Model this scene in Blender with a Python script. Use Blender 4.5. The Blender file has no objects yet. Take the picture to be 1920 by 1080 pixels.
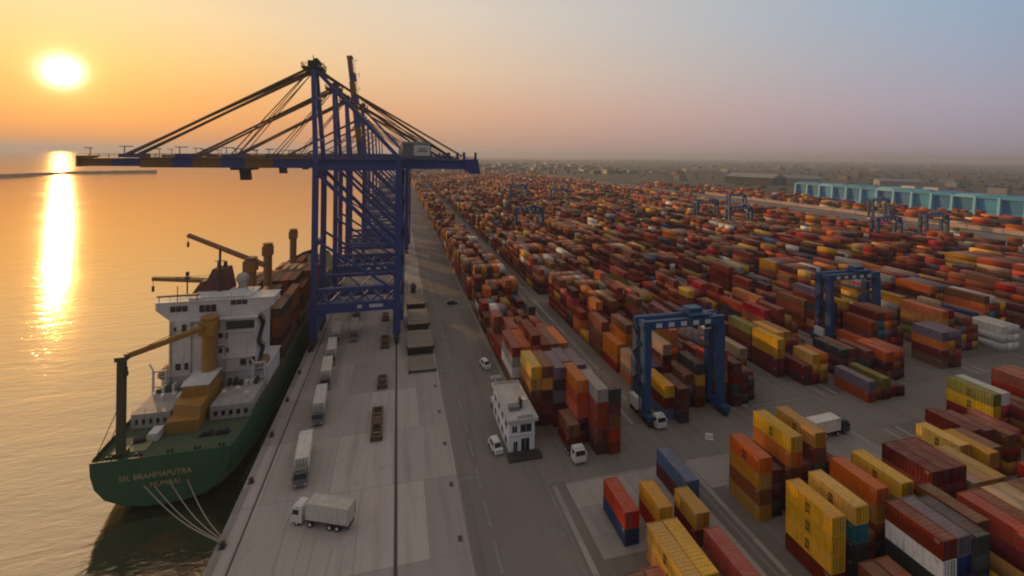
import bpy, bmesh, math, random
import numpy as np
from mathutils import Vector, Matrix
from mathutils.bvhtree import BVHTree

random.seed(7)
RNG = np.random.default_rng(11)
S = bpy.context.scene
COL = S.collection
R = math.radians

# ------------------------------------------------------------------ camera
CAM_H, FPX = 60.0, 853.0
YAW = math.atan(215 / FPX)
ROLL = math.atan(24 / 1900)
cam_data = bpy.data.cameras.new("camera")
cam = bpy.data.objects.new("camera", cam_data)
COL.objects.link(cam)
cam_data.sensor_width = 36.0
cam_data.lens = FPX / 1920 * 36.0
cam_data.shift_y = -250 / 1920
cam_data.clip_start = 0.5
cam_data.clip_end = 60000
cam.matrix_world = Matrix.Translation((0, 0, CAM_H)) @ (
    Matrix.Rotation(-YAW, 4, 'Z') @ Matrix.Rotation(R(90), 4, 'X') @ Matrix.Rotation(ROLL, 4, 'Z'))
S.camera = cam

# ------------------------------------------------------------------ light and sky
SUN_AZ, SUN_EL = R(-30.6), R(6.9)
SUN = Vector((math.sin(SUN_AZ) * math.cos(SUN_EL), math.cos(SUN_AZ) * math.cos(SUN_EL), math.sin(SUN_EL)))
sd = bpy.data.lights.new("sun", 'SUN')
sd.energy = 3.1
sd.angle = R(.8)
sd.color = (1.0, 0.57, 0.20)
so = bpy.data.objects.new("sun", sd)
COL.objects.link(so)
so.rotation_euler = SUN.to_track_quat('Z', 'Y').to_euler()

S.view_settings.view_transform = 'Standard'
S.view_settings.look = 'None'
S.view_settings.exposure = 0.0
S.view_settings.gamma = 1.0
S.cycles.use_denoising = True
S.cycles.volume_bounces = 0
S.cycles.max_bounces = 6
S.cycles.diffuse_bounces = 3
S.cycles.glossy_bounces = 3
S.cycles.filter_width = 2.0
S.cycles.sample_clamp_indirect = 6.0


def lin(c, k=1.0):
    o = []
    for v in c[:3]:
        v = v / 255.0
        o.append((v / 12.92 if v <= 0.04045 else ((v + 0.055) / 1.055) ** 2.4) * k)
    return (*o, 1.0)


world = bpy.data.worlds.new("World")
S.world = world
world.use_nodes = True
nt = world.node_tree
nt.nodes.clear()


class NB:
    """small node-building helper"""
    def __init__(s, tree):
        s.t = tree

    def n(s, typ, **kw):
        nd = s.t.nodes.new(typ)
        for k, v in kw.items():
            setattr(nd, k, v)
        return nd

    def link(s, a, b):
        s.t.links.new(a, b)

    def put(s, sock, v):
        if hasattr(v, 'is_output') or isinstance(v, bpy.types.NodeSocket):
            s.t.links.new(v, sock)
        elif v is not None:
            sock.default_value = v

    def math(s, op, a, b=None, c=None, clamp=False):
        nd = s.n('ShaderNodeMath', operation=op, use_clamp=clamp)
        for i, v in enumerate((a, b, c)):
            s.put(nd.inputs[i], v)
        return nd.outputs[0]

    def mix(s, f, a, b, blend='MIX'):
        nd = s.n('ShaderNodeMix', data_type='RGBA', blend_type=blend)
        s.put(nd.inputs['Factor'], f)
        s.put(nd.inputs['A'], a)
        s.put(nd.inputs['B'], b)
        return nd.outputs['Result']

    def ramp(s, f, stops, interp='LINEAR'):
        nd = s.n('ShaderNodeValToRGB')
        nd.color_ramp.interpolation = interp
        el = nd.color_ramp.elements
        while len(el) < len(stops):
            el.new(0.5)
        for e, (p, c) in zip(el, stops):
            e.position = p
            e.color = c
        s.put(nd.inputs[0], f)
        return nd.outputs[0]

    def maprange(s, v, a, b, c=0.0, d=1.0, typ='LINEAR'):
        nd = s.n('ShaderNodeMapRange', interpolation_type=typ)
        s.put(nd.inputs[0], v)
        for i, k in enumerate((a, b, c, d)):
            nd.inputs[i + 1].default_value = k
        return nd.outputs[0]

    def noise(s, vec, scale, detail=3.0, rough=0.55, dist=0.0):
        nd = s.n('ShaderNodeTexNoise')
        s.put(nd.inputs['Vector'], vec)
        nd.inputs['Scale'].default_value = scale
        nd.inputs['Detail'].default_value = detail
        nd.inputs['Roughness'].default_value = rough
        nd.inputs['Distortion'].default_value = dist
        return nd.outputs['Fac']


W = NB(nt)
tc = W.n('ShaderNodeTexCoord').outputs['Generated']
sep = W.n('ShaderNodeSeparateXYZ')
W.link(tc, sep.inputs[0])
sx, sy, sz = sep.outputs
hl = W.math('SQRT', W.math('MAXIMUM', W.math('ADD', W.math('MULTIPLY', sx, sx), W.math('MULTIPLY', sy, sy)), 1e-6))
ca = W.math('ADD', W.math('MULTIPLY', sx, math.sin(SUN_AZ)), W.math('MULTIPLY', sy, math.cos(SUN_AZ)))
ca = W.math('DIVIDE', ca, hl)
ang = W.math('DIVIDE', W.math('ARCCOSINE', W.math('MAXIMUM', W.math('MINIMUM', ca, 1.0), -1.0)), math.pi)
el = W.math('MULTIPLY', sz, 1.0, clamp=True)
elq = W.math('SQRT', el)


def col(stops):
    return W.ramp(elq, [(math.sqrt(p), lin(c)) for p, c in stops])


c_sun = col([(0, (226, 142, 82)), (.02, (236, 146, 74)), (.06, (249, 160, 72)), (.10, (251, 174, 86)), (.15, (252, 196, 114)),
             (.24, (252, 216, 160)), (.45, (226, 208, 184)), (1, (180, 170, 160))])
c_mid = col([(0, (196, 152, 138)), (.03, (206, 158, 130)), (.09, (228, 176, 138)), (.18, (234, 200, 164)), (.30, (228, 210, 190)),
             (.50, (196, 190, 188)), (1, (180, 170, 160))])
c_rgt = col([(0, (152, 139, 150)), (.04, (164, 152, 166)), (.10, (168, 163, 180)), (.17, (158, 169, 189)), (.26, (147, 173, 197)),
             (.50, (150, 160, 172)), (1, (180, 170, 160))])
c_bak = col([(0, (50, 44, 48)), (.15, (58, 52, 58)), (.5, (96, 92, 96)), (1, (180, 170, 160))])
m1 = W.mix(W.maprange(ang, .0, .22, typ='SMOOTHSTEP'), c_sun, c_mid)
m2 = W.mix(W.maprange(ang, .20, .51), m1, c_rgt)
m3 = W.mix(W.maprange(ang, .50, .95), m2, c_bak)
dp = W.n('ShaderNodeVectorMath', operation='DOT_PRODUCT')
W.link(tc, dp.inputs[0])
dp.inputs[1].default_value = SUN
th = W.math('ARCCOSINE', W.math('MINIMUM', dp.outputs['Value'], 1.0))


def gauss(sig_deg, amp):
    q = W.math('DIVIDE', th, R(sig_deg))
    return W.math('MULTIPLY', W.math('EXPONENT', W.math('MULTIPLY', W.math('MULTIPLY', q, q), -1.0)), amp)


def scaled(colr, f):
    nd = W.n('ShaderNodeVectorMath', operation='SCALE')
    nd.inputs[0].default_value = colr[:3]
    W.link(f, nd.inputs['Scale'])
    return nd.outputs[0]


def vadd(a, b):
    nd = W.n('ShaderNodeVectorMath', operation='ADD')
    W.link(a, nd.inputs[0])
    W.link(b, nd.inputs[1])
    return nd.outputs[0]


tot = vadd(m3, scaled((1.0, .95, .80), gauss(1.12, 3.2)))
tot = vadd(tot, scaled((1.0, .62, .10), gauss(2.6, .34)))
tot = vadd(tot, scaled((1.0, .50, .08), gauss(9.0, .05)))
bg = W.n('ShaderNodeBackground')
W.link(tot, bg.inputs['Color'])
bg.inputs['Strength'].default_value = 1.06
sky_t = W.n('ShaderNodeTexSky', sky_type='NISHITA')
sky_t.sun_disc = False
sky_t.sun_elevation = SUN_EL
sky_t.sun_rotation = SUN_AZ
sky_t.dust_density = 4.0
bg2 = W.n('ShaderNodeBackground')
W.link(sky_t.outputs[0], bg2.inputs['Color'])
bg2.inputs['Strength'].default_value = 0.05
addw = W.n('ShaderNodeMixShader')
addw.inputs[0].default_value = 0.08
W.link(bg.outputs[0], addw.inputs[1])
W.link(bg2.outputs[0], addw.inputs[2])
wo = W.n('ShaderNodeOutputWorld')
W.link(addw.outputs[0], wo.inputs['Surface'])


# ------------------------------------------------------------------ materials
def new_mat(name):
    m = bpy.data.materials.new(name)
    m.use_nodes = True
    t = m.node_tree
    t.nodes.clear()
    b = NB(t)
    p = b.n('ShaderNodeBsdfPrincipled')
    o = b.n('ShaderNodeOutputMaterial')
    b.link(p.outputs[0], o.inputs['Surface'])
    return m, b, p, o


_mats = {}


def paint(name, rgb, rough=0.55, wear=0.25, scale=0.6, metallic=0.0, dust=0.0, dustc=(.30, .24, .20), rust=0.0):
    """painted or plain surface with uneven grime"""
    if name in _mats:
        return _mats[name]
    m, b, p, o = new_mat(name)
    co = b.n('ShaderNodeTexCoord').outputs['Object']
    mp = b.n('ShaderNodeMapping')
    b.link(co, mp.inputs[0])
    mp.inputs['Scale'].default_value = (1, 1, .35)
    n1 = b.noise(mp.outputs[0], scale, 5, .65)
    f = b.maprange(n1, .35, .75, 0, wear)
    dark = tuple(c * .45 for c in rgb)
    base = b.mix(f, (*rgb, 1), (*dark, 1))
    if rust:
        mr = b.n('ShaderNodeMapping')
        b.link(co, mr.inputs[0])
        mr.inputs['Scale'].default_value = (.9, .9, .09)
        nr = b.noise(mr.outputs[0], 1.0, 6, .7)
        base = b.mix(b.maprange(nr, .56, .72, 0, rust), base, (.13, .050, .022, 1))
        nl = b.noise(co, .25, 4, .6)
        base = b.mix(b.maprange(nl, .5, .75, 0, .35), base, tuple(min(1, c * 1.5 + .015) for c in rgb) + (1,))
    if dust:
        nz = b.n('ShaderNodeSeparateXYZ')
        b.link(b.n('ShaderNodeNewGeometry').outputs['Normal'], nz.inputs[0])
        base = b.mix(b.maprange(nz.outputs[2], .5, .9, 0, dust), base, (*dustc, 1))
    b.link(base, p.inputs['Base Color'])
    p.inputs['Roughness'].default_value = rough
    p.inputs['Metallic'].default_value = metallic
    _mats[name] = m
    return m


def cont_mat(name, rgb):
    m, b, p, o = new_mat("container_" + name)
    geo = b.n('ShaderNodeNewGeometry')
    co = b.n('ShaderNodeTexCoord').outputs['Object']
    ri = b.n('ShaderNodeAttribute', attribute_name='isle').outputs['Fac']
    oi = b.n('ShaderNodeObjectInfo').outputs['Random']
    k = b.math('FRACT', b.math('ADD', oi, ri))
    br = b.maprange(k, 0, 1, .78, 1.18)
    sc = b.n('ShaderNodeVectorMath', operation='SCALE')
    sc.inputs[0].default_value = rgb
    b.link(br, sc.inputs['Scale'])
    hs = b.n('ShaderNodeHueSaturation')
    k2 = b.math('FRACT', b.math('MULTIPLY', k, 7.31))
    b.link(b.maprange(k2, 0, 1, .488, .512), hs.inputs['Hue'])
    b.link(b.maprange(b.math('FRACT', b.math('MULTIPLY', k, 13.7)), 0, 1, .90, 1.15), hs.inputs['Saturation'])
    b.link(sc.outputs[0], hs.inputs['Color'])
    off_ = b.n('ShaderNodeVectorMath', operation='ADD')
    b.link(co, off_.inputs[0])
    cmb = b.n('ShaderNodeCombineXYZ')
    b.link(b.math('MULTIPLY', k, 37.0), cmb.inputs[0])
    b.link(cmb.outputs[0], off_.inputs[1])
    co = off_.outputs[0]
    nf_ = b.noise(co, .45, 4, .6)
    faded = b.mix(b.maprange(nf_, .45, .7, 0, .20), hs.outputs[0], tuple(c * .75 + .09 for c in rgb) + (1,))
    mp = b.n('ShaderNodeMapping')
    b.link(co, mp.inputs[0])
    mp.inputs['Scale'].default_value = (1.6, 1.6, .22)
    n1 = b.noise(mp.outputs[0], 1.1, 6, .7)
    base = b.mix(b.maprange(n1, .48, .74, 0, .65), faded, tuple(c * .35 + .012 for c in rgb) + (1,))
    n2 = b.noise(co, 2.2, 4, .6)
    base = b.mix(b.maprange(n2, .62, .72, 0, .5), base, (.11, .04, .018, 1))
    nz = b.n('ShaderNodeSeparateXYZ')
    b.link(geo.outputs['True Normal'], nz.inputs[0])
    top = b.maprange(nz.outputs[2], .5, .9, 0, 1)
    n3 = b.noise(co, .7, 4, .6)
    base = b.mix(b.math('MULTIPLY', top, b.maprange(n3, .3, .7, .14, .46)), base, (.36, .25, .195, 1))
    b.link(base, p.inputs['Base Color'])
    p.inputs['Roughness'].default_value = .72
    p.inputs['Specular IOR Level'].default_value = .10
    return m


CC = {
    'rust red': (.310, .052, .022), 'dark red': (.170, .024, .016), 'maroon': (.100, .022, .022), 'orange': (.62, .155, .018),
    'red orange': (.56, .080, .018), 'brown': (.205, .075, .030), 'yellow': (.70, .37, .022), 'ochre': (.50, .24, .032),
    'white': (.74, .70, .64), 'slate blue': (.10, .16, .27), 'navy blue': (.020, .038, .115), 'teal': (.02, .17, .21),
    'purple grey': (.165, .120, .165), 'pink': (.52, .07, .19), 'dark grey': (.050, .044, .046), 'olive green': (.19, .18, .03),
    'red': (.42, .032, .024), 'tan': (.42, .28, .16), 'pale grey': (.36, .33, .30),
}
CMAT = {k: cont_mat(k.replace(' ', '_'), v) for k, v in CC.items()}
CNAMES = list(CC)

M_BLUE = paint('crane_blue_paint', (.020, .053, .235), .5, .35, .25, rust=0.3)
M_RTG = paint('gantry_blue_paint', (.014, .070, .185), .5, .35, .4, rust=0.35)
M_YBROWN = paint('boom_band_brown', (.21, .11, .03), .55, .5, .3)  # yellow-brown of the boom's alternate bands
M_STEELD = paint('dark_steel', (.035, .032, .032), .6, .3)
M_ROPE = paint('steel_rope', (.13, .070, .036), .6, .2)
M_GREYG = paint('house_grey_green', (.16, .19, .19), .6, .3, .3)
M_WHITE = paint('white_paint', (.66, .64, .62), .5, .28, .35, rust=0.25)
M_SHIPW = paint('ship_white_paint', (.62, .60, .60), .5, .30, .25, rust=0.45)
M_DECKG = paint('deck_grey_paint', (.40, .37, .35), .7, .4, .3, rust=0.4)
M_HULL = paint('hull_green_paint', (.003, .084, .040), .5, .5, .18, rust=0.4)
M_HULLR = paint('hull_red_paint', (.16, .028, .02), .6, .4, .2)
M_DECK = paint('deck_green_paint', (.06, .09, .045), .8, .5, .5)
M_CRANEY = paint('ship_crane_ochre', (.36, .18, .03), .55, .35, .4, rust=0.45)
M_CRANEB = paint('ship_crane_brown', (.24, .12, .04), .55, .35, .4)
M_GLASS = paint('window_glass', (.020, .024, .035), .12, .1)
M_TYRE = paint('tyre_rubber', (.018, .017, .017), .85, .2)
M_ROOF = paint('flat_roof', (.50, .47, .45), .85, .4, .5)
M_FUNNEL = paint('funnel_dark_red', (.115, .028, .026), .6, .3, .4)
M_LOGO = paint('logo_brown', (.09, .030, .012), .6, .1)
M_LOGOW = paint('lettering_pale', (.34, .29, .15), .6, .2)
M_SIGNW = paint('sign_white', (.60, .60, .60), .5, .15)
M_SIGNB = paint('sign_marks', (.16, .17, .25), .5, .1)
M_RUSTB = paint('rusty_brown_steel', (.115, .062, .036), .75, .4, .6)
M_HATCH = paint('hatch_cover_tan', (.225, .185, .145), .8, .35, .3)
M_SPREAD = paint('spreader_brown', (.10, .055, .03), .7, .4, .6)
M_POST = paint('post_dark_green', (.045, .055, .035), .55, .3, .5)
M_TEAL = paint('shed_teal', (.028, .29, .52), .6, .3, .06)
M_TEALD = paint('shed_teal_dark', (.012, .16, .36), .6, .3, .06)
M_TEALL = paint('shed_teal_pale', (.19, .50, .68), .6, .2, .06)
M_SHEDW = paint('shed_pale_roof', (.50, .46, .42), .7, .3, .05)
M_SHEDG = paint('shed_grey_roof', (.27, .25, .235), .8, .3, .05)
M_WALLP = paint('boundary_wall_pink', (.46, .34, .29), .85, .3, .1)
M_BARE = paint('mooring_rope', (.30, .26, .22), .9, .2)
M_CABG = paint('cab_grey_paint', (.16, .15, .145), .5, .3)
M_CARB = paint('car_dark_blue', (.03, .035, .06), .35, .1)
M_LINE = paint('road_line_white', (.25, .235, .215), .8, .85, 1.4)
M_LINEF = paint('worn_line_pale', (.22, .20, .185), .85, .7, .9)
M_RAIL = paint('crane_rail_dark', (.045, .040, .038), .6, .3)
M_ROCK = paint('breakwater_rock', (.075, .050, .036), .9, .5, .2)


def ground_mat(name, c1, c2, patch=None, scale=.03, slab=None, dark=.5):
    m, b, p, o = new_mat(name)
    co = b.n('ShaderNodeTexCoord').outputs['Object']
    n1 = b.noise(co, scale, 6, .6)
    base = b.mix(b.maprange(n1, .3, .7), (*c1, 1), (*c2, 1))
    if slab:
        br = b.n('ShaderNodeTexBrick')
        b.link(co, br.inputs['Vector'])
        br.inputs['Scale'].default_value = 1.0
        br.inputs['Brick Width'].default_value = slab[0]
        br.inputs['Row Height'].default_value = slab[1]
        br.inputs['Mortar Size'].default_value = .06
        br.inputs['Color1'].default_value = (.72, .71, .71, 1)
        br.inputs['Color2'].default_value = (1.12, 1.10, 1.08, 1)
        br.inputs['Mortar'].default_value = (.62, .60, .58, 1)
        base = b.mix(1.0, base, br.outputs['Color'], 'MULTIPLY')
    mp = b.n('ShaderNodeMapping')
    b.link(co, mp.inputs[0])
    mp.inputs['Scale'].default_value = (.55, .035, 1)
    n2 = b.noise(mp.outputs[0], 1.0, 5, .6)
    base = b.mix(b.maprange(n2, .48, .70, 0, dark), base, tuple(c * .45 for c in c1) + (1,))
    n3 = b.noise(co, .35, 5, .7)
    base = b.mix(b.maprange(n3, .58, .72, 0, dark * .8), base, tuple(c * .5 for c in c1) + (1,))
    n4 = b.noise(co, 3.0, 3, .6)
    base = b.mix(b.maprange(n4, .3, .7, 0, .22), base, tuple(c * .6 for c in c2) + (1,))
    b.link(base, p.inputs['Base Color'])
    p.inputs['Roughness'].default_value = .88
    p.inputs['Specular IOR Level'].default_value = .15
    return m


M_APRON = ground_mat('apron_concrete', (.39, .335, .315), (.46, .40, .375), slab=(11, 17), scale=.02, dark=.42)
M_ASPH = ground_mat('road_asphalt', (.185, .158, .142), (.235, .202, .183), scale=.05, dark=.35)
M_YARD = ground_mat('yard_pavement', (.175, .15, .134), (.24, .208, .187), scale=.03, slab=(9, 25), dark=.4)
M_CONC = ground_mat('pale_concrete', (.30, .27, .25), (.36, .32, .30), scale=.06, slab=(12, 6), dark=.35)
M_LAND = ground_mat('far_land', (.060, .060, .034), (.125, .105, .072), scale=.0022, dark=.5)

# water
M_WATER, b, p, o = new_mat('harbour_water')
co = b.n('ShaderNodeTexCoord').outputs['Object']
mp = b.n('ShaderNodeMapping')
b.link(co, mp.inputs[0])
mp.inputs['Rotation'].default_value = (0, 0, R(28))
mp.inputs['Scale'].default_value = (.35, 1.0, 1)
nA = b.noise(mp.outputs[0], .16, 5, .55, .6)
nB = b.noise(mp.outputs[0], .9, 4, .55, .4)
nC = b.noise(co, .012, 3, .5)
h = b.math('ADD', b.math('MULTIPLY', nA, .8), b.math('MULTIPLY', nB, .30))
bp = b.n('ShaderNodeBump')
bp.inputs['Strength'].default_value = .5
bp.inputs['Distance'].default_value = .30
b.link(h, bp.inputs['Height'])
p.inputs['Base Color'].default_value = (.035, .027, .018, 1)
p.inputs['Roughness'].default_value = .5
b.link(bp.outputs[0], p.inputs['Normal'])
gl = b.n('ShaderNodeBsdfGlossy')
gl.inputs['Color'].default_value = (.84, .67, .47, 1)
b.link(b.maprange(nC, .3, .7, .055, .085), gl.inputs['Roughness'])
b.link(bp.outputs[0], gl.inputs['Normal'])
lw = b.n('ShaderNodeLayerWeight')
lw.inputs['Blend'].default_value = .5
bp2 = b.n('ShaderNodeBump')
bp2.inputs['Strength'].default_value = .9
bp2.inputs['Distance'].default_value = 1.0
b.link(h, bp2.inputs['Height'])
b.link(bp2.outputs[0], lw.inputs['Normal'])
p.inputs['Specular IOR Level'].default_value = 0.0
fac = b.maprange(lw.outputs['Facing'], .2, .9, .46, .95)
ms = b.n('ShaderNodeMixShader')
b.link(fac, ms.inputs[0])
b.link(p.outputs[0], ms.inputs[1])
b.link(gl.outputs[0], ms.inputs[2])
b.link(ms.outputs[0], o.inputs['Surface'])


# ------------------------------------------------------------------ mesh builder
class MB:
    def __init__(s):
        s.v, s.f, s.m = [], [], []

    def add(s, vs, fs, mi=0):
        o = len(s.v)
        s.v += [tuple(x) for x in vs]
        s.f += [tuple(i + o for i in f) for f in fs]
        s.m += [mi] * len(fs)
        return s

    def box(s, x0, y0, z0, x1, y1, z1, mi=0):
        vs = [(x0, y0, z0), (x1, y0, z0), (x1, y1, z0), (x0, y1, z0), (x0, y0, z1), (x1, y0, z1), (x1, y1, z1), (x0, y1, z1)]
        fs = [(0, 3, 2, 1), (4, 5, 6, 7), (0, 1, 5, 4), (1, 2, 6, 5), (2, 3, 7, 6), (3, 0, 4, 7)]
        return s.add(vs, fs, mi)

    def hexa(s, bot, top, mi=0):
        """eight corners: bottom four then top four, both counter-clockwise from above"""
        fs = [(0, 3, 2, 1), (4, 5, 6, 7), (0, 1, 5, 4), (1, 2, 6, 5), (2, 3, 7, 6), (3, 0, 4, 7)]
        return s.add(list(bot) + list(top), fs, mi)

    def beam(s, p, q, w, h=None, mi=0):
        p, q = Vector(p), Vector(q)
        h = h or w
        d = (q - p).normalized()
        up = Vector((0, 0, 1)) if abs(d.z) < .95 else Vector((0, 1, 0))
        a = d.cross(up).normalized() * (w / 2)
        c = a.cross(d).normalized() * (h / 2)
        vs = [e + k * a + l * c for e in (p, q) for k, l in ((-1, -1), (1, -1), (1, 1), (-1, 1))]
        fs = [(0, 1, 2, 3), (7, 6, 5, 4), (0, 4, 5, 1), (1, 5, 6, 2), (2, 6, 7, 3), (3, 7, 4, 0)]
        return s.add(vs, fs, mi)

    def cyl(s, p, q, r, n=10, r2=None, mi=0):
        p, q = Vector(p), Vector(q)
        r2 = r if r2 is None else r2
        d = (q - p).normalized()
        up = Vector((0, 0, 1)) if abs(d.z) < .95 else Vector((0, 1, 0))
        a = d.cross(up).normalized()
        c = a.cross(d).normalized()
        vs = []
        for e, rr in ((p, r), (q, r2)):
            for i in range(n):
                t = 2 * math.pi * i / n
                vs.append(e + (a * math.cos(t) + c * math.sin(t)) * rr)
        fs = [(i, (i + 1) % n, n + (i + 1) % n, n + i) for i in range(n)]
        fs += [tuple(range(n - 1, -1, -1)), tuple(range(n, 2 * n))]
        return s.add(vs, fs, mi)

    def path(s, pts, r, n=6, mi=0):
        for a, c in zip(pts[:-1], pts[1:]):
            s.cyl(a, c, r, n, mi=mi)
        return s

    def rail(s, pts, h=1.1, step=2.0, t=.07, mi=0):
        """handrail with posts along a polyline"""
        for a, c in zip(pts[:-1], pts[1:]):
            a, c = Vector(a), Vector(c)
            for z in (h, h * .55):
                s.beam(a + Vector((0, 0, z)), c + Vector((0, 0, z)), t, t, mi)
            n = max(1, int((c - a).length / step))
            for i in range(n + 1):
                e = a.lerp(c, i / n)
                s.beam(e, e + Vector((0, 0, h)), t, t, mi)
        return s

    def mesh(s, name, mats):
        me = bpy.data.meshes.new(name)
        me.from_pydata(s.v, [], s.f)
        for mt in (mats if isinstance(mats, (list, tuple)) else [mats]):
            me.materials.append(mt)
        if any(s.m):
            me.polygons.foreach_set('material_index', s.m)
        me.update()
        return me

    def build(s, name, mats, parent=None, loc=None):
        ob = bpy.data.objects.new(name, s.mesh(name, mats))
        COL.objects.link(ob)
        if parent:
            ob.parent = parent
        if loc:
            ob.location = loc
        return ob


def tag(o, label=None, cat=None, group=None, kind=None):
    if label:
        o['label'] = label
    if cat:
        o['category'] = cat
    if group:
        o['group'] = group
    if kind:
        o['kind'] = kind
    return o


def thing(name, label, cat, loc=(0, 0, 0), rz=0.0, group=None):
    o = bpy.data.objects.new(name, None)
    o.empty_display_size = .5
    COL.objects.link(o)
    o.location = loc
    o.rotation_euler = (0, 0, rz)
    return tag(o, label, cat, group)


def copy_tree(o, parent=None):
    c = o.copy()
    COL.objects.link(c)
    c.parent = parent
    for ch in list(o.children):
        copy_tree(ch, c)
    return c


def text_obj(name, body, size, mat, parent, loc, rot, spacing=1.0, width=1.0, extrude=.02, bold=.0):
    cu = bpy.data.curves.new(name + '_curve', 'FONT')
    cu.body = body
    cu.size = size
    cu.align_x = 'CENTER'
    cu.align_y = 'CENTER'
    cu.extrude = extrude
    cu.offset = bold
    cu.space_character = spacing
    cu.resolution_u = 2
    tmp = bpy.data.objects.new(name + '_tmp', cu)
    COL.objects.link(tmp)
    me = bpy.data.meshes.new_from_object(tmp.evaluated_get(bpy.context.evaluated_depsgraph_get()))
    bpy.data.objects.remove(tmp)
    bpy.data.curves.remove(cu)
    me.materials.clear()
    me.materials.append(mat)
    ob = bpy.data.objects.new(name, me)
    COL.objects.link(ob)
    ob.parent = parent
    ob.location = loc
    ob.rotation_euler = rot
    ob.scale = (width, 1, 1)
    return ob


def struct(name, mb, mat):
    return tag(mb.build(name, mat), kind='structure')


def sheet(name, x0, y0, x1, y1, z, mat):
    return struct(name, MB().add([(x0, y0, z), (x1, y0, z), (x1, y1, z), (x0, y1, z)], [(0, 1, 2, 3)]), mat)


# ------------------------------------------------------------------ setting
QX = -25.7          # quay edge
struct('water', MB().add([(-14000, -2000, -5), (16000, -2000, -5), (16000, 16000, -5), (-14000, 16000, -5)], [(0, 1, 2, 3)]), M_WATER)
land = MB()
pts = [(QX, -400), (16000, -400), (16000, 11000), (9000, 10400), (5200, 9000), (3000, 7000), (2300, 5900), (1300, 6100), (800, 5900), (300, 5200), (60, 4200), (QX, 2400)]
n = len(pts)
land.add([(x, y, -.02) for x, y in pts] + [(x, y, -9) for x, y in pts],
         [tuple(range(n))] + [((i + 1) % n, i, n + i, n + (i + 1) % n) for i in range(n)])
struct('ground', land, M_LAND)
apron = MB().box(QX - .25, -60, -8, 11.5, 1900, 0.0)
struct('quay', apron, M_APRON)
sheet('road', 11.5, -60, 27.4, 1500, .004, M_ASPH)
sheet('yard_pavement', 27.4, -60, 470, 1330, .004, M_YARD)
sheet('cross_road', 27.4, 78.6, 330, 91.5, .010, M_ASPH)
for i, (x0, y0, x1, y1) in enumerate([(30.5, 62, 52, 78.5), (56, 71, 81, 78.5), (82, 62.5, 98.5, 80.2)]):
    sheet('concrete_pavement', x0, y0, x1, y1, .008, M_CONC)
# rails and road markings
sheet('crane_rail', .2, -60, .75, 1900, .010, M_RAIL)
sheet('crane_rail', -22.9, -60, -22.6, 1900, .010, M_RAIL)
mk = MB()
y = -40
while y < 900:
    mk.add([(15.1, y, .009), (15.55, y, .009), (15.55, y + 5.5, .009), (15.1, y + 5.5, .009)], [(0, 1, 2, 3)])
    y += 8.6
struct('road_marking', mk, M_LINE)
mk = MB()
for x, w in ((11.6, .22), (27.0, .3)):
    mk.add([(x, -50, .0095), (x + w, -50, .0095), (x + w, 1200, .0095), (x, 1200, .0095)], [(0, 1, 2, 3)])
for yy in (104.5, 126.0, 83.0, 160.):
    mk.add([(11.9, yy, .0095), (14.9, yy, .0095), (14.9, yy + .8, .0095), (11.9, yy + .8, .0095)], [(0, 1, 2, 3)])
struct('road_marking', mk, M_LINEF)
mk = MB()
for k in range(7):
    for x in (27.9 + 27 * k, 51.4 + 27 * k):
        for a, c in ((30, 78), (92, 560)):
            mk.add([(x, a, .013), (x + .9, a, .013), (x + .9, c, .013), (x, c, .013)], [(0, 1, 2, 3)])
struct('gantry_track', mk, M_CONC)
mk = MB()
for x in (53.6, 86.5, 90.0, 96.5, 100.5):
    y0, y1 = (30, 77) if x < 60 else (92, 420)
    mk.add([(x, y0, .018), (x + .28, y0, .018), (x + .28, y1, .018), (x, y1, .018)], [(0, 1, 2, 3)])
for a in (57, 84, 111):
    mk.add([(a, 92.0, .018), (a + 18, 92.0, .018), (a + 18, 92.5, .018), (a, 92.5, .018)], [(0, 1, 2, 3)])
struct('lane_line', mk, M_LINE)
sheet('quay_coping', QX - .2, -60, QX + 1.0, 1900, .008, M_CONC)
mk = MB().add([(24.2, 67.2, .010), (26.6, 67.2, .010), (26.6, 69.0, .010), (24.2, 69.0, .010)], [(0, 1, 2, 3)])
struct('road_patch', mk, M_LINEF)
rk = random.Random(12)
sm = MB()
for _ in range(24):
    x, y = rk.uniform(-20, -5), rk.uniform(58, 190)
    ln, dx = rk.uniform(6, 22), rk.uniform(-.8, .8)
    for o_ in (0, 1.9):
        zz = .004 + .0035 * (len(sm.f) + 1) / 50
        sm.add([(x + o_, y, zz), (x + o_ + .28, y, zz), (x + o_ + .28 + dx, y + ln, zz), (x + o_ + dx, y + ln, zz)], [(0, 1, 2, 3)])
M_SKID = paint('tyre_mark', (.36, .31, .292), .9, .3, .5)
struct('tyre_marks', sm, M_SKID)
sm = MB()
for k in range(14):
    y = 58 + 12 * k
    sm.add([(9.9, y, .0085), (10.6, y, .0085), (10.6, y + 1.2, .0085), (9.9, y + 1.2, .0085)], [(0, 1, 2, 3)])
struct('drain_covers', sm, M_RAIL)
sheet('far_road', 470, 130, 476, 900, .010, M_CONC)
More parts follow.
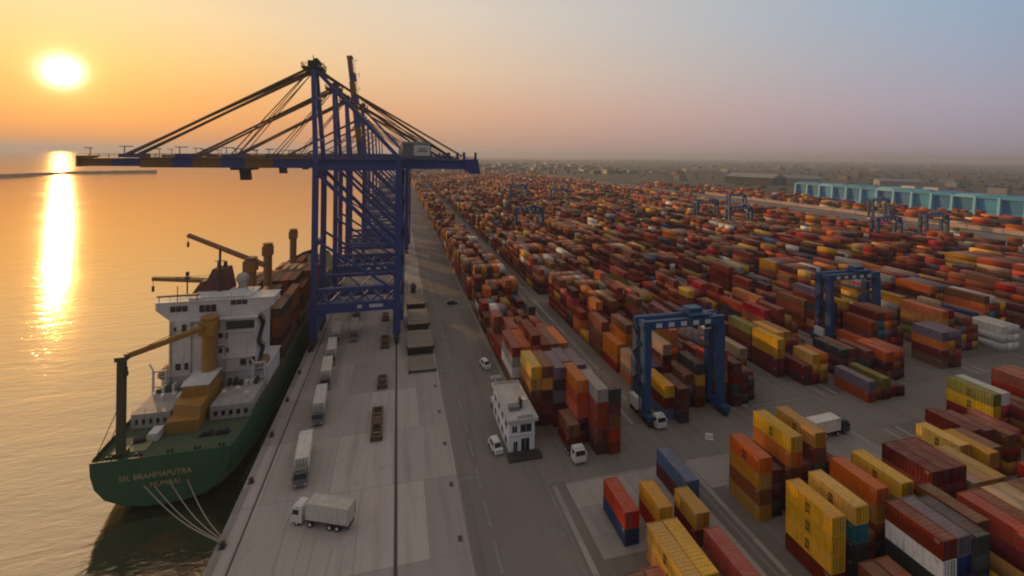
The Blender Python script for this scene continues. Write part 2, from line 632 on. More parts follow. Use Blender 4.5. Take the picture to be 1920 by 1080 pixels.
# long low breakwater
bw = MB()
bp_pts = [(-1560, 640), (-1200, 930), (-870, 1262), (-835, 1470), (-690, 1560)]
rr = random.Random(3)
for (ax, ay), (cx, cy) in zip(bp_pts[:-1], bp_pts[1:]):
    nseg = 14
    for i in range(nseg):
        t0, t1 = i / nseg, (i + 1) / nseg
        p0 = Vector((ax + (cx - ax) * t0, ay + (cy - ay) * t0, 0))
        p1 = Vector((ax + (cx - ax) * t1, ay + (cy - ay) * t1, 0))
        d = (p1 - p0).normalized()
        nn = Vector((-d.y, d.x, 0))
        hh = rr.uniform(.2, 1.6)
        wb = rr.uniform(10, 13)
        bw.hexa([p0 - nn * wb + Vector((0, 0, -7)), p0 + nn * wb + Vector((0, 0, -7)), p1 + d + nn * wb + Vector((0, 0, -7)), p1 + d - nn * wb + Vector((0, 0, -7))][::-1],
                [p0 - nn * 4 + Vector((0, 0, hh)), p0 + nn * 4 + Vector((0, 0, hh)), p1 + d + nn * 4 + Vector((0, 0, hh)), p1 + d - nn * 4 + Vector((0, 0, hh))][::-1])
tag(bw.build('breakwater', M_ROCK), 'long low dark breakwater crossing the open water below the sun', 'breakwater')

# haze
hz = MB().box(-13000, -350, -12, 14500, 14500, 131)
hazeo = bpy.data.objects.new('haze', hz.mesh('haze', []))
COL.objects.link(hazeo)
tag(hazeo, kind='stuff')
hm = bpy.data.materials.new('haze_air')
hm.use_nodes = True
hm.node_tree.nodes.clear()
b = NB(hm.node_tree)
pv = b.n('ShaderNodeVolumePrincipled')
pv.inputs['Color'].default_value = (.64, .70, .86, 1)
pv.inputs['Density'].default_value = .00019
pv.inputs['Anisotropy'].default_value = .25
ho = b.n('ShaderNodeOutputMaterial')
b.link(pv.outputs[0], ho.inputs['Volume'])
hazeo.data.materials.append(hm)


# ------------------------------------------------------------------ ship-to-shore cranes
def make_quay_crane(loc, raised, label):
    """local x runs across the quay (-24 waterside rail, 0.5 landside rail), y along it"""
    t = thing('quay_crane', label, 'crane', loc, 0, 'blue quay cranes standing along the berth')
    B = M_BLUE
    WX, LX = -24.4, .5
    for x in (WX, LX):
        for y in (-8.5, 8.5):
            m = MB()
            w = 1.7 if x == WX else 1.9
            m.beam((x, y, 2.2), (x, y, 12), w + .5, w + .3)
            m.beam((x, y, 12), (x, y, 56 if x == WX else 59), w, w)
            m.box(x - 1.3, y - 1.3, 9.6, x + 1.3, y + 1.3, 10.2)
            leg = m.build('leg', B, t)
            g = MB()
            g.box(x - .6, y - 4.2, 1.1, x + .6, y + 4.2, 2.3)
            for k in (-3.2, -1.2, 1.2, 3.2):
                g.box(x - .8, y + k - .7, .75, x + .8, y + k + .7, 1.25)
                g.cyl((x - .35, y + k, .47), (x + .35, y + k, .47), .46, 10)
            g.build('bogie', M_STEELD, leg)
    for x in (WX, LX):
        MB().beam((x, -8.5, 4.2), (x, 8.5, 4.2), 1.3, 1.9).build('sill_beam', B, t)
        MB().beam((x, -8.5, 31), (x, 8.5, 31), 1.0, 1.2).build('tie_beam', B, t)
        MB().beam((x, -8.5, 54), (x, 8.5, 54), 1.2, 1.8).build('tie_beam', B, t)
    for y in (-8.5, 8.5):
        m = MB().beam((WX, y, 11.6), (LX, y, 11.6), 1.6, 3.0)
        m.rail([(WX + 1, y - .9, 13.1), (LX - 1, y - .9, 13.1)], 1.1, 3, .09)
        pb = m.build('portal_beam', B, t)
        if y < 0:
            for a, c in ((-11.6, -10.2), (-8.0, -3.9)):
                s = MB()
                s.box(a, y - .88, 11.2, c, y - .81, 12.2)
                s.build('beam_marking', M_SIGNW, pb)
    m = MB()
    for k in range(6):
        a = WX + (LX - WX) * k / 6
        c_ = WX + (LX - WX) * (k + 1) / 6
        m.beam((a, -8.0 if k % 2 else 8.0, 12.6), (c_, 8.0 if k % 2 else -8.0, 12.6), .55)
        m.beam((a, 8.0 if k % 2 else -8.0, 12.5), (c_, -8.0 if k % 2 else 8.0, 12.5), .45)
    m.build('plan_bracing', B, t)
    for y in (-8.5, 8.5):
        m = MB().beam((WX, y, 17.2), (LX, y, 17.2), .9, 1.1)
        for k in range(6):
            a = WX + (LX - WX) * k / 6
            c_ = WX + (LX - WX) * (k + 1) / 6
            m.beam((a, y, 13 if k % 2 else 17), (c_, y, 17 if k % 2 else 13), .35)
        m.build('portal_truss', B, t)
    for y in (-8.5, 8.5):
        MB().cyl((WX, y, 54), (LX, y, 28.6), .62, 10).build('brace', B, t)
        MB().cyl((WX, y, 33), (LX, y, 15.5), .42, 8).build('brace', B, t)
        MB().beam((WX, y, 55.2), (LX, y, 55.2), 1.0, 1.6).build('top_tie', B, t)
    # truss between the sill beams on the land and water side
    for x in (WX, LX):
        m = MB()
        for k in range(4):
            a = -8.5 + 4.25 * k
            m.beam((x, a, 5 if k % 2 else 11), (x, a + 4.25, 11 if k % 2 else 5), .4)
        m.build('side_lattice', B, t)
    # stair tower
    m = MB()
    for k in range(11):
        z0 = 4 + 4.6 * k
        y0, y1 = (-6.4, -2.4) if k % 2 else (-2.4, -6.4)
        m.beam((LX + 1.6, y0, z0), (LX + 1.6, y1, z0 + 4.6), .8, .12)
        m.box(LX + 1.1, min(y0, y1) - .6 if k % 2 == 0 else max(y0, y1) - .2, z0 + 4.5, LX + 2.2, min(y0, y1) + .2 if k % 2 == 0 else max(y0, y1) + .6, z0 + 4.6)
    for y in (-6.9, -1.9):
        m.beam((LX + 2.2, y, 4), (LX + 2.2, y, 55), .14)
    m.build('stair', B, t)
    # girder over the quay
    m = MB()
    for y in (-3.2, 3.2):
        m.box(WX - 2, y - .75, 54.8, 27.2, y + .75, 57.9)
        m.rail([(WX, y * 1.45, 57.9), (26.5, y * 1.45, 57.9)], 1.15, 2.6, .09)
        m.box(WX, min(y * 1.2, y * 1.48), 57.75, 26.5, max(y * 1.2, y * 1.48), 57.9)
    for x in (-20, -12, -4, 4, 12, 20):
        m.box(x - .5, -3.2, 57.0, x + .5, 3.2, 57.7)
    m.hexa([(24, -4.6, 53.2), (27.8, -4.6, 53.2), (27.8, 4.6, 53.2), (24, 4.6, 53.2)],
           [(22, -4.6, 58.2), (27, -4.6, 58.2), (27, 4.6, 58.2), (22, 4.6, 58.2)])
    for x in (22.2, 26.2):
        m.box(x, -1, 58.2, x + .9, 1, 60.6)
    m.build('girder', B, t)
    # boom
    HX, HZ = WX - 2.3, 56.4
    m = MB()
    segs = [(HX, -37.5, 0), (-37.5, -45.5, 1), (-45.5, -52, 0), (-52, -59.5, 1), (-59.5, -65, 0), (-65, -73, 1), (-73, -80, 0), (-80, -88, 1)]
    for a, c, mi in segs:
        hh = 1.5 if a > -73 else 1.15
        for y in (-3.2, 3.2):
            m.box(c, y - .7, HZ - hh, a, y + .7, HZ + hh, mi)
            m.box(c, min(y * 1.2, y * 1.5), HZ + hh - .15, a, max(y * 1.2, y * 1.5), HZ + hh - .02, mi)
        m.box(c - .4, -3.2, HZ + .4, c + .4, 3.2, HZ + 1.0, mi)
    for y in (-4.75, 4.75):
        m.rail([(HX, y, HZ + 1.4), (-73, y, HZ + 1.4), (-87.5, y, HZ + 1.1)], 1.15, 2.2, .09, 1)
    m.box(-88.4, -4.2, HZ - 1.3, -87.6, 4.2, HZ + 1.9, 1)
    for x in (-76, -62, -49.6):
        m.box(x - 2.2, -3.9, HZ + 1.4, x + 2.2, 3.9, HZ + 2.5, 0)
        m.beam((x - 1, -3.6, HZ + 2.4), (x - 1, -3.6, HZ + 4.6), .2, .2, 0)
        m.box(x - 2.2, -3.8, HZ + 4.5, x + 1.2, -3.4, HZ + 4.75, 0)
    for x in (-85, -68, -56, -42, -33):
        m.beam((x, -4.2, HZ + 1.4), (x, -4.2, HZ + 4.0), .16, .16, 1)
        m.box(x - 1.3, -4.4, HZ + 3.9, x + .5, -4.0, HZ + 4.15, 1)
    boom = m.build('boom', [B, M_YBROWN], t)
    if raised:
        boom.matrix_local = Matrix.Translation((HX, 0, HZ)) @ Matrix.Rotation(R(83), 4, 'Y') @ Matrix.Translation((-HX, 0, -HZ))
    # A-frame
    AX, AZ = -26.4, 87.2
    m = MB()
    for y in (-1, 1):
        m.beam((WX, y * 8.3, 56), (AX, y * 2.7, AZ), 1.35, 1.35)
        m.beam((AX + 1.0, y * 2.7, AZ - 1), (LX, y * 5.6, 58.5), 1.15, 1.15)
    m.beam((WX + .0, -6.6, 64), (WX + .0, 6.6, 64), .8)
    m.beam((AX + 1.2, -4.2, 77.5), (AX + 1.2, 4.2, 77.5), .7)
    m.beam((-12.5, -4.2, 73), (-12.5, 4.2, 73), .7)
    af = m.build('a_frame', B, t)
    m = MB().box(AX - 3.4, -3.8, AZ - .5, AX + 3.0, 3.8, AZ + .1)
    m.box(AX - 1.6, -3.4, AZ + .1, AX + 1.4, 3.4, AZ + 2.1)
    m.rail([(AX - 3.4, -3.8, AZ + .1), (AX + 3, -3.8, AZ + .1), (AX + 3, 3.8, AZ + .1), (AX - 3.4, 3.8, AZ + .1), (AX - 3.4, -3.8, AZ + .1)], 1.2, 1.6, .12)
    for y in (-2.6, 0, 2.6):
        m.cyl((AX + .8, y - .3, AZ + 2.0), (AX + .8, y + .3, AZ + 2.0), 1.0, 14)
    m.beam((AX - .5, 0, AZ + 2), (AX - .5, 0, AZ + 4.4), .22)
    m.build('apex_platform', M_STEELD, af)
    # stays
    for y in (-1, 1):
        for p_, q_, r_ in (((AX + .5, y * 2.7, AZ), (18.8, y * 3.2, 58.4), .30), ((AX + .5, y * 1.9, AZ - .8), (23.5, y * 3.2, 58.4), .18), ((AX, y * 1.5, AZ + 1), (8.0, y * 2.5, 63.5), .10)):
            MB().cyl(p_, q_, r_, 6).build('back_stay', M_ROPE, t)
        if not raised:
            for p_, q_, r_ in (((AX - .6, y * 2.7, AZ), (-76, y * 3.2, HZ + 2.4), .45), ((AX - .6, y * 2.2, AZ - .9), (-76.8, y * 3.2, HZ + 2.4), .32),
                               ((AX - .6, y * 2.7, AZ - .4), (-49.6, y * 3.2, HZ + 2.4), .18), ((AX - .6, y * 2.1, AZ - .4), (-47.8, y * 3.2, HZ + 2.4), .14)):
                MB().cyl(p_, q_, r_, 6).build('fore_stay', M_ROPE, t)
    # machinery house
    m = MB().box(1.6, -4.6, 58.2, 11.0, 4.6, 63.2)
    m.hexa([(1.2, -5, 63.2), (11.4, -5, 63.2), (11.4, 5, 63.2), (1.2, 5, 63.2)], [(1.8, -4.5, 63.9), (9.2, -4.5, 63.9), (9.2, 4.5, 63.9), (1.8, 4.5, 63.9)])
    for k in range(9):
        m.box(1.9 + k, -4.66, 58.5, 1.98 + k, -4.6, 63.0)
    mh = m.build('machinery_house', M_GREYG, t)
    m = MB().box(5.3, -4.76, 59.3, 10.6, -4.67, 62.9)
    sg = m.build('sign_board', M_SIGNW, mh)
    MB().box(7.0, -4.80, 61.3, 9.3, -4.765, 61.75).build('sign_lettering', M_SIGNB, mh)
    MB().box(6.4, -4.80, 60.5, 9.9, -4.765, 61.0).build('sign_lettering', M_SIGNB, mh)
    # trolley with cab
    tx = -46.5 if not raised else -14
    m = MB().box(tx - 3, -3.6, 54.2, tx + 3, 3.6, 54.85)
    for a in (-2.4, 2.4):
        m.cyl((tx + a, -2.6, 54.9), (tx + a, 2.6, 54.9), .45, 10)
    tr = m.build('trolley', M_STEELD, t)
    m = MB().hexa([(tx - .9, -1.2, 51.0), (tx + 1.8, -1.2, 51.0), (tx + 1.8, 1.2, 51.0), (tx - .9, 1.2, 51.0)],
                  [(tx - 1.2, -1.4, 54.2), (tx + 1.4, -1.4, 54.2), (tx + 1.4, 1.4, 54.2), (tx - 1.2, 1.4, 54.2)])
    m.build('operator_cab', M_STEELD, tr)
    return t


make_quay_crane((0, 159.5, 0), False, 'nearest blue quay crane with machinery house sign and brown banded boom')
crane2 = make_quay_crane((0, 208, 0), False, 'second blue quay crane, just behind the nearest one, boom lowered')
words = ['third', 'fifth', 'sixth', 'seventh', 'eighth', 'ninth', 'tenth']
for y, wd in zip((255, 368, 430, 500, 580, 680, 800), words):
    c = copy_tree(crane2)
    c.location = (0, y, 0)
    c['label'] = f'{wd} blue quay crane along the berth, boom lowered over the water'
make_quay_crane((5.5, 290, 0), True, 'blue quay crane with its brown banded boom raised nearly upright')


# ------------------------------------------------------------------ yard gantry cranes
def make_yard_gantry():
    t = thing('yard_gantry_crane', 'x', 'crane', (0, 0, 0), 0, 'blue gantry cranes straddling the container blocks')
    SP, WB, TZ = 19.4, 4.4, 22.6
    for x in (0, SP):
        for y in (0, WB):
            m = MB()
            yy = y + (.5 if y == 0 else -.5)
            m.hexa([(x - .7, y - .75, 2.3), (x + .7, y - .75, 2.3), (x + .7, y + .75, 2.3), (x - .7, y + .75, 2.3)],
                   [(x - .9, yy - .95, TZ - 1.9), (x + .9, yy - .95, TZ - 1.9), (x + .9, yy + .95, TZ - 1.9), (x - .9, yy + .95, TZ - 1.9)])
            m.build('leg', M_RTG, t)
        m = MB().box(x - .75, -2.4, 1.3, x + .75, WB + 2.4, 2.3)
        MB().beam((x, .3, 17), (x, WB - .3, 17), .7).build('tie_beam', M_RTG, t)
        sb = m.build('sill_beam', M_RTG, t)
        for y in (-1.6, .4, WB - .4, WB + 1.6):
            w = MB().cyl((x - .5, y, .8), (x + .5, y, .8), .8, 14)
            w.build('wheel', M_TYRE, sb)
    for y in (.5, WB - .5):
        m = MB().box(-1.0, y - .6, TZ - 1.9, SP + 1.0, y + .6, TZ)
        m.rail([(-.8, y + (-.9 if y < 2 else .9), TZ), (SP + .8, y + (-.9 if y < 2 else .9), TZ)], 1.1, 2.2, .08)
        g = m.build('girder', M_RTG, t)
        if y < 2:
            for k in range(5):
                a = 2.2 + k * 3.2
                MB().box(a, y - .66, TZ - 1.5, a + 1.5, y - .605, TZ - .5).build('girder_marking', M_SIGNW, g)
    for x in (0, SP):
        MB().box(x - .7, 1.1, TZ - 1.6, x + .7, WB - 1.1, TZ - .3).build('end_beam', M_RTG, t)
    m = MB().box(11.2, -.4, TZ + .35, 16.8, WB + .4, TZ + .8).box(11.8, 1.4, TZ + .8, 15.4, 4.0, TZ + 1.7)
    for a in (12, 16):
        for y in (.5, WB - .5):
            m.cyl((a, y - .3, TZ + .3), (a, y + .3, TZ + .3), .3, 10)
    tr = m.build('trolley', M_RTG, t)
    cb = MB().box(15.6, .9, TZ - 3.2, 17.5, 3.1, TZ - .5)
    cab = cb.build('operator_cab', M_WHITE, tr)
    MB().box(15.7, .82, TZ - 2.8, 17.4, .9, TZ - 1.2).build('cab_window', M_GLASS, tr)
    # spreader on ropes
    m = MB().box(12.4, -2.4, 16.6, 14.8, WB + 2.4, 17.2)
    for a in (12.7, 14.5):
        for y in (1.0, 4.2):
            m.cyl((a, y, 17.2), (a, y, TZ + .4), .06, 5)
    m.build('spreader', M_STEELD, tr)
    m = MB().box(-1.9, 1.0, 2.5, -.8, 4.2, 5.0)
    m.build('power_house', M_WHITE, t)
    m = MB()
    for k in range(6):
        z0 = 2.4 + 3.0 * k
        y0, y1 = (1.0, 4.2) if k % 2 else (4.2, 1.0)
        m.beam((-1.05, y0, z0), (-1.05, y1, z0 + 3.0), .5, .12)
    m.beam((-1.3, .7, 2.4), (-1.3, .7, TZ - 1), .12).beam((-1.3, 4.5, 2.4), (-1.3, 4.5, TZ - 1), .12)
    m.build('stair', M_STEELD, t)
    return t


rtg = make_yard_gantry()
rtg.location = (55.2, 92.0, 0)
rtg['label'] = 'nearest blue yard gantry crane, over the block behind the crossing road'
RTGS = [(135.6, 116.6, 'blue yard gantry crane on the right, over mixed stacks, second nearest'),
        (243.5, 330, 'blue yard gantry crane far back in the middle of the yard'),
        (243.5, 292, 'blue yard gantry crane in front of another one amid distant stacks'),
        (297.5, 224, 'blue yard gantry crane beside the white roof near the pink wall'),
        (351.5, 232, 'blue yard gantry crane in front of the teal sheds'),
        (81.5, 309, 'purple blue yard gantry crane over the distant dark stacks beside the quay road'),
        (216.5, 610, 'small blue yard gantry crane far off below the horizon'),
        (324.5, 390, 'distant blue yard gantry crane left of the teal sheds'),
        (432.5, 330, 'blue yard gantry crane standing by the pink boundary wall'),
        (162.5, 470, 'distant blue yard gantry crane deep among the brown stacks'),
        (135.6, 540, 'distant blue yard gantry crane over stacks left of the yard middle')]
for x, y, l in RTGS:
    c = copy_tree(rtg)
    c.location = (x, y, 0)
    c['label'] = l


# ------------------------------------------------------------------ cargo ship
SHX, SHY = -40.6, 95.0
ship = thing('cargo_ship', 'green hulled cargo ship with white deckhouse moored along the quay', 'ship', (SHX, SHY, -5))


def sp(mb, name, mat, parent=None):
    """ship part drawn in world coordinates, stored relative to the ship"""
    mb.v = [(x - SHX, y - SHY, z + 5) for x, y, z in mb.v]
    return mb.build(name, mat, parent or ship)


def loft(sections, closed_ends=True):
    vs, fs, mi = [], [], []
    m = len(sections[0])
    for sct in sections:
        vs += sct
    for i in range(len(sections) - 1):
        for j in range(m - 1):
            a = i * m + j
            fs.append((a, a + 1, a + m + 1, a + m))
    return vs, fs, m


prof = [(95.0, [(11.0, 5.0), (10.85, 2.6), (10.2, .2), (8.7, -1.8), (6.0, -3.2), (3.0, -3.75)], -3.9),
        (96.2, [(11.35, 5.0), (11.2, 2.4), (10.7, -.2), (9.2, -2.4), (6.6, -4.0), (3.2, -4.6)], -4.8),
        (101, [(11.7, 5.0), (11.65, 2.2), (11.4, -.6), (10.2, -3.0), (7.6, -5.0), (4.0, -6.0)], -6.4),
        (112, [(11.9, 5.0), (11.9, 2.0), (11.85, -1.0), (11.4, -4.0), (9.0, -7.0), (5.0, -8.0)], -8.4),
        (128, [(11.9, 4.8), (11.9, 2.0), (11.9, -1.0), (11.9, -4.0), (11.0, -8.0), (6.0, -9.0)], -9),
        (222, [(11.9, 4.8), (11.9, 2.0), (11.9, -1.0), (11.9, -4.0), (11.0, -8.0), (6.0, -9.0)], -9),
        (242, [(10.6, 7.0), (10.2, 3.0), (9.4, -1.0), (8.4, -4.0), (7.0, -8.0), (4.0, -9.0)], -9),
        (256, [(6.4, 8.0), (5.4, 4.0), (4.2, 0.0), (3.2, -4.0), (2.4, -8.0), (1.4, -9.0)], -9),
        (264, [(.5, 8.6), (.4, 5.0), (.3, 1.0), (.2, -4.0), (.2, -8.0), (.1, -9.0)], -9)]
sections = []
for y, hs, zk in prof:
    row = [(SHX - a, y, z) for a, z in hs] + [(SHX, y, zk)] + [(SHX + a, y, z) for a, z in hs[::-1]]
    sections.append(row)
vs, fs, mm = loft(sections)
hull = MB().add(vs, fs)
hull.add(sections[0], [tuple(range(mm))])
# inner bulwark
inn = [[(SHX - (hs[0][0] - .22), max(y, 95.25), hs[0][1]), (SHX - (hs[0][0] - .22), max(y, 95.25), hs[0][1] - 1.1),
        (SHX + (hs[0][0] - .22), max(y, 95.25), hs[0][1] - 1.1), (SHX + (hs[0][0] - .22), max(y, 95.25), hs[0][1])] for y, hs, zk in prof[:-1]]
for sct, (y, hs, zk) in zip(inn, prof):
    pass
hv, hf = [], []
for (y, hs, zk), sct in zip(prof[:-1], inn):
    a = hs[0]
    hv += [(SHX - a[0], y, a[1]), sct[0], sct[1], sct[2], sct[3], (SHX + a[0], y, a[1])]
for i in range(len(inn) - 1):
    for j in (0, 1, 3, 4):
        k = i * 6 + j
        hf.append((k, k + 6, k + 7, k + 1))
hf.append((0, 1, 4, 5))
hf.append((1, 2, 3, 4))
hull.add(hv, hf)
hull_o = sp(hull, 'hull', M_HULL)
dk = MB()
dv = []
for (y, hs, zk), sct in zip(prof[:-1], inn):
    dv += [(sct[1][0] - .05, sct[1][1], sct[1][2] - .004), (sct[2][0] + .05, sct[2][1], sct[2][2] - .004)]
dk.add(dv, [(2 * i, 2 * i + 1, 2 * i + 3, 2 * i + 2) for i in range(len(inn) - 1)])
sp(dk, 'deck', M_DECK)
st = MB()
for k in range(7):
    a = -9 + k * 3
    sp(MB().box(SHX + a - .1, 95.3, 3.9, SHX + a + .1, 95.7, 4.85), 'bulwark_stay', M_DECK)
# belts
for sgn in (-1, 1):
    bl = MB()
    bl.hexa([(SHX + sgn * 11.92 - .12, 112, 3.5), (SHX + sgn * 11.92 + .12, 112, 3.5), (SHX + sgn * 11.92 + .12, 224, 3.4), (SHX + sgn * 11.92 - .12, 224, 3.4)],
            [(SHX + sgn * 11.92 - .12, 112, 4.2), (SHX + sgn * 11.92 + .12, 112, 4.2), (SHX + sgn * 11.92 + .12, 224, 4.1), (SHX + sgn * 11.92 - .12, 224, 4.1)])
    sp(bl, 'rubbing_strake', M_HULLR)
# name and home port on the transom
text_obj('name_lettering', 'SSL BRAHMAPUTRA', 1.35, M_LOGOW, ship, (-.9, -.06, 6.55), (R(90), 0, R(0)), 1.05, .92, .02, .02)
text_obj('port_lettering', 'MUMBAI', 1.2, M_LOGOW, ship, (.6, -.06, 4.85), (R(90), 0, 0), 1.1, 1.0, .02, .02)


def windows(mb, x0, x1, y, z0, z1, n, gap=.35):
    w = (x1 - x0) / n
    for i in range(n):
        mb.box(x0 + i * w + gap * w / 2, y - .05, z0, x0 + (i + 1) * w - gap * w / 2, y + .02, z1)


# white raised mooring deck, left and right of the stepped casing
for x0, x1 in ((-51.2, -44.3), (-37.2, -29.4)):
    m = MB()
    y0 = 107.0
    m.box(x0, y0, 6.3, x1, 117.0, 6.75)
    m.box(x0, y0, 3.9, x1, y0 + .3, 4.5)
    m.box(x0, y0, 5.7, x1, y0 + .3, 6.3)
    nb = 5
    for i in range(nb + 1):
        xx = x0 + (x1 - x0 - .7) * i / nb
        m.box(xx, y0, 4.5, xx + .7, y0 + .3, 5.7)
    m.box(x0, y0 + .35, 3.95, x0 + .3, 117, 6.3).box(x1 - .3, y0 + .35, 3.95, x1, 117, 6.3)
    m.box(x0 + .4, y0 + 3.0, 3.95, x1 - .4, y0 + 3.2, 6.3)
    m.rail([(x0 + .2, y0 + .15, 6.75), (x1 - .2, y0 + .15, 6.75)], 1.0, 1.8, .06)
    sp(m, 'mooring_deck', M_DECKG)
# stern gear
for x in (-47.2, -35.8, -33.0):
    m = MB().cyl((x - .8, 101.6, 4.6), (x + .8, 101.6, 4.6), .55, 12)
    m.box(x - 1.2, 101.1, 3.9, x + 1.2, 102.2, 4.3)
    sp(m, 'mooring_winch', M_STEELD)
for x in (-50, -45.5, -40.5, -36, -32):
    m = MB().box(x - .35, 96.7, 3.88, x + 1.05, 97.3, 4.0)
    for k in (0, .7):
        m.cyl((x + k, 97.0, 3.9), (x + k, 97.0, 4.7), .22, 8)
    sp(m, 'mooring_bitts', M_STEELD)
m = MB().box(-50.6, 98.6, 3.9, -44.8, 103.4, 4.15)
sp(m, 'deck_plate', paint('pale_green_plate', (.24, .25, .14), .8, .5, .5))
# stepped yellow casing
m = MB()
m.box(-43.7, 103.6, 3.9, -38.0, 117.0, 6.2)
m.hexa([(-43.6, 106.3, 6.2), (-38.1, 104.4, 6.2), (-38.1, 117, 6.2), (-43.6, 117, 6.2)],
       [(-43.6, 106.6, 8.2), (-38.1, 104.8, 8.2), (-38.1, 117, 8.2), (-43.6, 117, 8.2)])
m.box(-43.3, 109.2, 8.2, -38.3, 117.0, 10.4)
sp(m, 'stepped_casing', M_CRANEY)
sp(MB().box(-43.45, 109.05, 10.4, -38.15, 117.0, 10.6), 'casing_cover', M_SHIPW)
sp(MB().box(-44.4, 109.2, 8.0, -43.7, 116.9, 8.4), 'casing_ledge', M_SHIPW)
sp(MB().box(-45.9, 101.6, 3.9, -44.2, 104.4, 5.4), 'deck_locker', M_SHIPW)
# accommodation block
hx0, hx1, hy0, hy1 = -49.3, -31.6, 118.0, 130.0
m = MB()
m.box(hx0, hy0, 3.9, hx1, hy1, 21.6)
m.box(hx0 - 1.6, hy0 + .5, 3.9, hx1 + 2.4, hy1, 9.2)
m.box(hx0 - 1.9, hy0 - .5, 9.2, hx1 + 2.7, hy1, 9.45)
for z, xa, xb in ((12.4, -40, -31.8), (15.4, -40.2, -37.4), (18.4, -46, -31.8)):
    m.box(xa, hy0 - .9, z, xb, hy0, z + .16)
m.box(hx0 + 4.0, hy0 - 1.0, 21.35, hx1 + .5, hy0, 21.6)
house = sp(m, 'deckhouse', M_SHIPW)
for q_ in ((-48.4, 19.2, -47.9, 20.0), (-46.8, 18.6, -45.9, 20.6), (-41.0, 18.6, -40.0, 20.6), (-39.4, 16.9, -38.5, 18.3), (-38.1, 16.6, -37.5, 18.3), (-39.3, 13.4, -38.6, 14.5), (-37.9, 13.4, -37.3, 14.5), (-33.0, 10.0, -31.8, 12.0), (-34.9, 10.0, -33.6, 11.6), (-48.0, 10.2, -46.9, 11.8), (-46.2, 10.2, -45.4, 11.8)):
    sp(MB().box(q_[0], hy0 - .06, q_[1], q_[2], hy0 + .02, q_[3]), 'window', M_GLASS, house)
# bridge with wings tapering in
m = MB()
m.hexa([(-49.6, 118.4, 21.6), (-31.4, 118.4, 21.6), (-31.4, 124, 21.6), (-49.6, 124, 21.6)],
       [(-52.2, 118.4, 24.0), (-27.9, 118.4, 24.0), (-27.9, 124, 24.0), (-52.2, 124, 24.0)])
m.box(-52.2, 118.4, 24.0, -27.9, 124, 25.5)
m.box(-46.0, 119.2, 25.5, -33.0, 127, 26.0)
m.box(-52.4, 118.2, 25.5, -27.7, 124.2, 25.68)
m.rail([(-51.5, 118.5, 25.7), (-28.6, 118.5, 25.7)], 1.1, 2.0, .07)
bridge = sp(m, 'bridge', M_SHIPW)
for a, c_, z0, z1 in ((-49.4, -45.8, 23.4, 24.7), (-43.6, -40.0, 23.0, 24.6), (-37.2, -33.6, 24.3, 25.3)):
    w_ = (c_ - a) / 3
    for k in range(3):
        sp(MB().box(a + k * w_ + .08, 118.3, z0, a + (k + 1) * w_ - .08, 118.46 if z0 > 24 else 118.9, z1), 'bridge_window', M_GLASS, bridge)
m = MB().box(-52.0, 118.3, 26.9, -43.6, 118.9, 27.2)
for x in (-51.6, -48, -44):
    m.beam((x, 118.6, 25.7), (x, 118.6, 29.2 if x == -48 else 27), .14)
sp(m, 'awning_bar', M_CRANEB, bridge)
# flat dark panels painted as shade, and balcony on the right of the house
sp(MB().box(-37.8, hy0 - .1, 18.75, -32.0, hy0 + .02, 20.6), 'shade_panel', M_GLASS, house)
sp(MB().box(-40.0, hy0 - .1, 14.8, -38.2, hy0 + .02, 15.3), 'shade_panel', M_GLASS, house)
m = MB()
for z0, z1, a, c in ((9.45, 12.4, 0, 1), (12.4, 15.4, 1, 0), (15.4, 18.4, 0, 1), (18.4, 21.4, 1, 0)):
    xa, xc = (-31.2, -30.9)
    ya, yc = (hy0 + .4, hy0 + 4.4) if a == 0 else (hy0 + 4.4, hy0 + .4)
    m.beam((xa, ya, z0), (xa, yc, z1), .9, .15)
    m.rail([(xa + .4, ya, z0), (xa + .4, yc, z1)], 1.0, 1.2, .06)
sp(m, 'outside_stair', M_STEELD, house)
# lifeboat davits both sides
for x0 in (-51.0, -31.0):
    m = MB()
    m.beam((x0 - .9, 117.2, 3.9), (x0 - .9, 117.2, 11.0), .35).beam((x0 + 1.6, 117.2, 3.9), (x0 + 1.6, 117.2, 11.0), .35)
    m.beam((x0 - .9, 117.2, 10.8), (x0 + 1.6, 117.2, 10.8), .35).beam((x0 - .9, 117.2, 7.4), (x0 + 1.6, 117.2, 7.4), .3)
    m.beam((x0 - .9, 117.2, 11), (x0 - 2.0, 118.0, 12.2), .25)
    dv = sp(m, 'davit', M_SHIPW)
    m = MB()
    rings = []
    for k, (dy, r_) in enumerate([(0, .15), (.5, .8), (1.6, 1.2), (3.2, 1.3), (4.8, 1.2), (5.9, .8), (6.4, .15)]):
        rings.append([(x0 + .3 + r_ * math.cos(2 * math.pi * i / 10), 117.5 + dy, 9.4 + 1.05 * r_ * math.sin(2 * math.pi * i / 10)) for i in range(10)])
    vs = [v_ for rg in rings for v_ in rg]
    fs = [(k * 10 + i, k * 10 + (i + 1) % 10, (k + 1) * 10 + (i + 1) % 10, (k + 1) * 10 + i) for k in range(6) for i in range(10)]
    m.add(vs, fs)
    sp(m, 'lifeboat', M_CRANEB, dv)
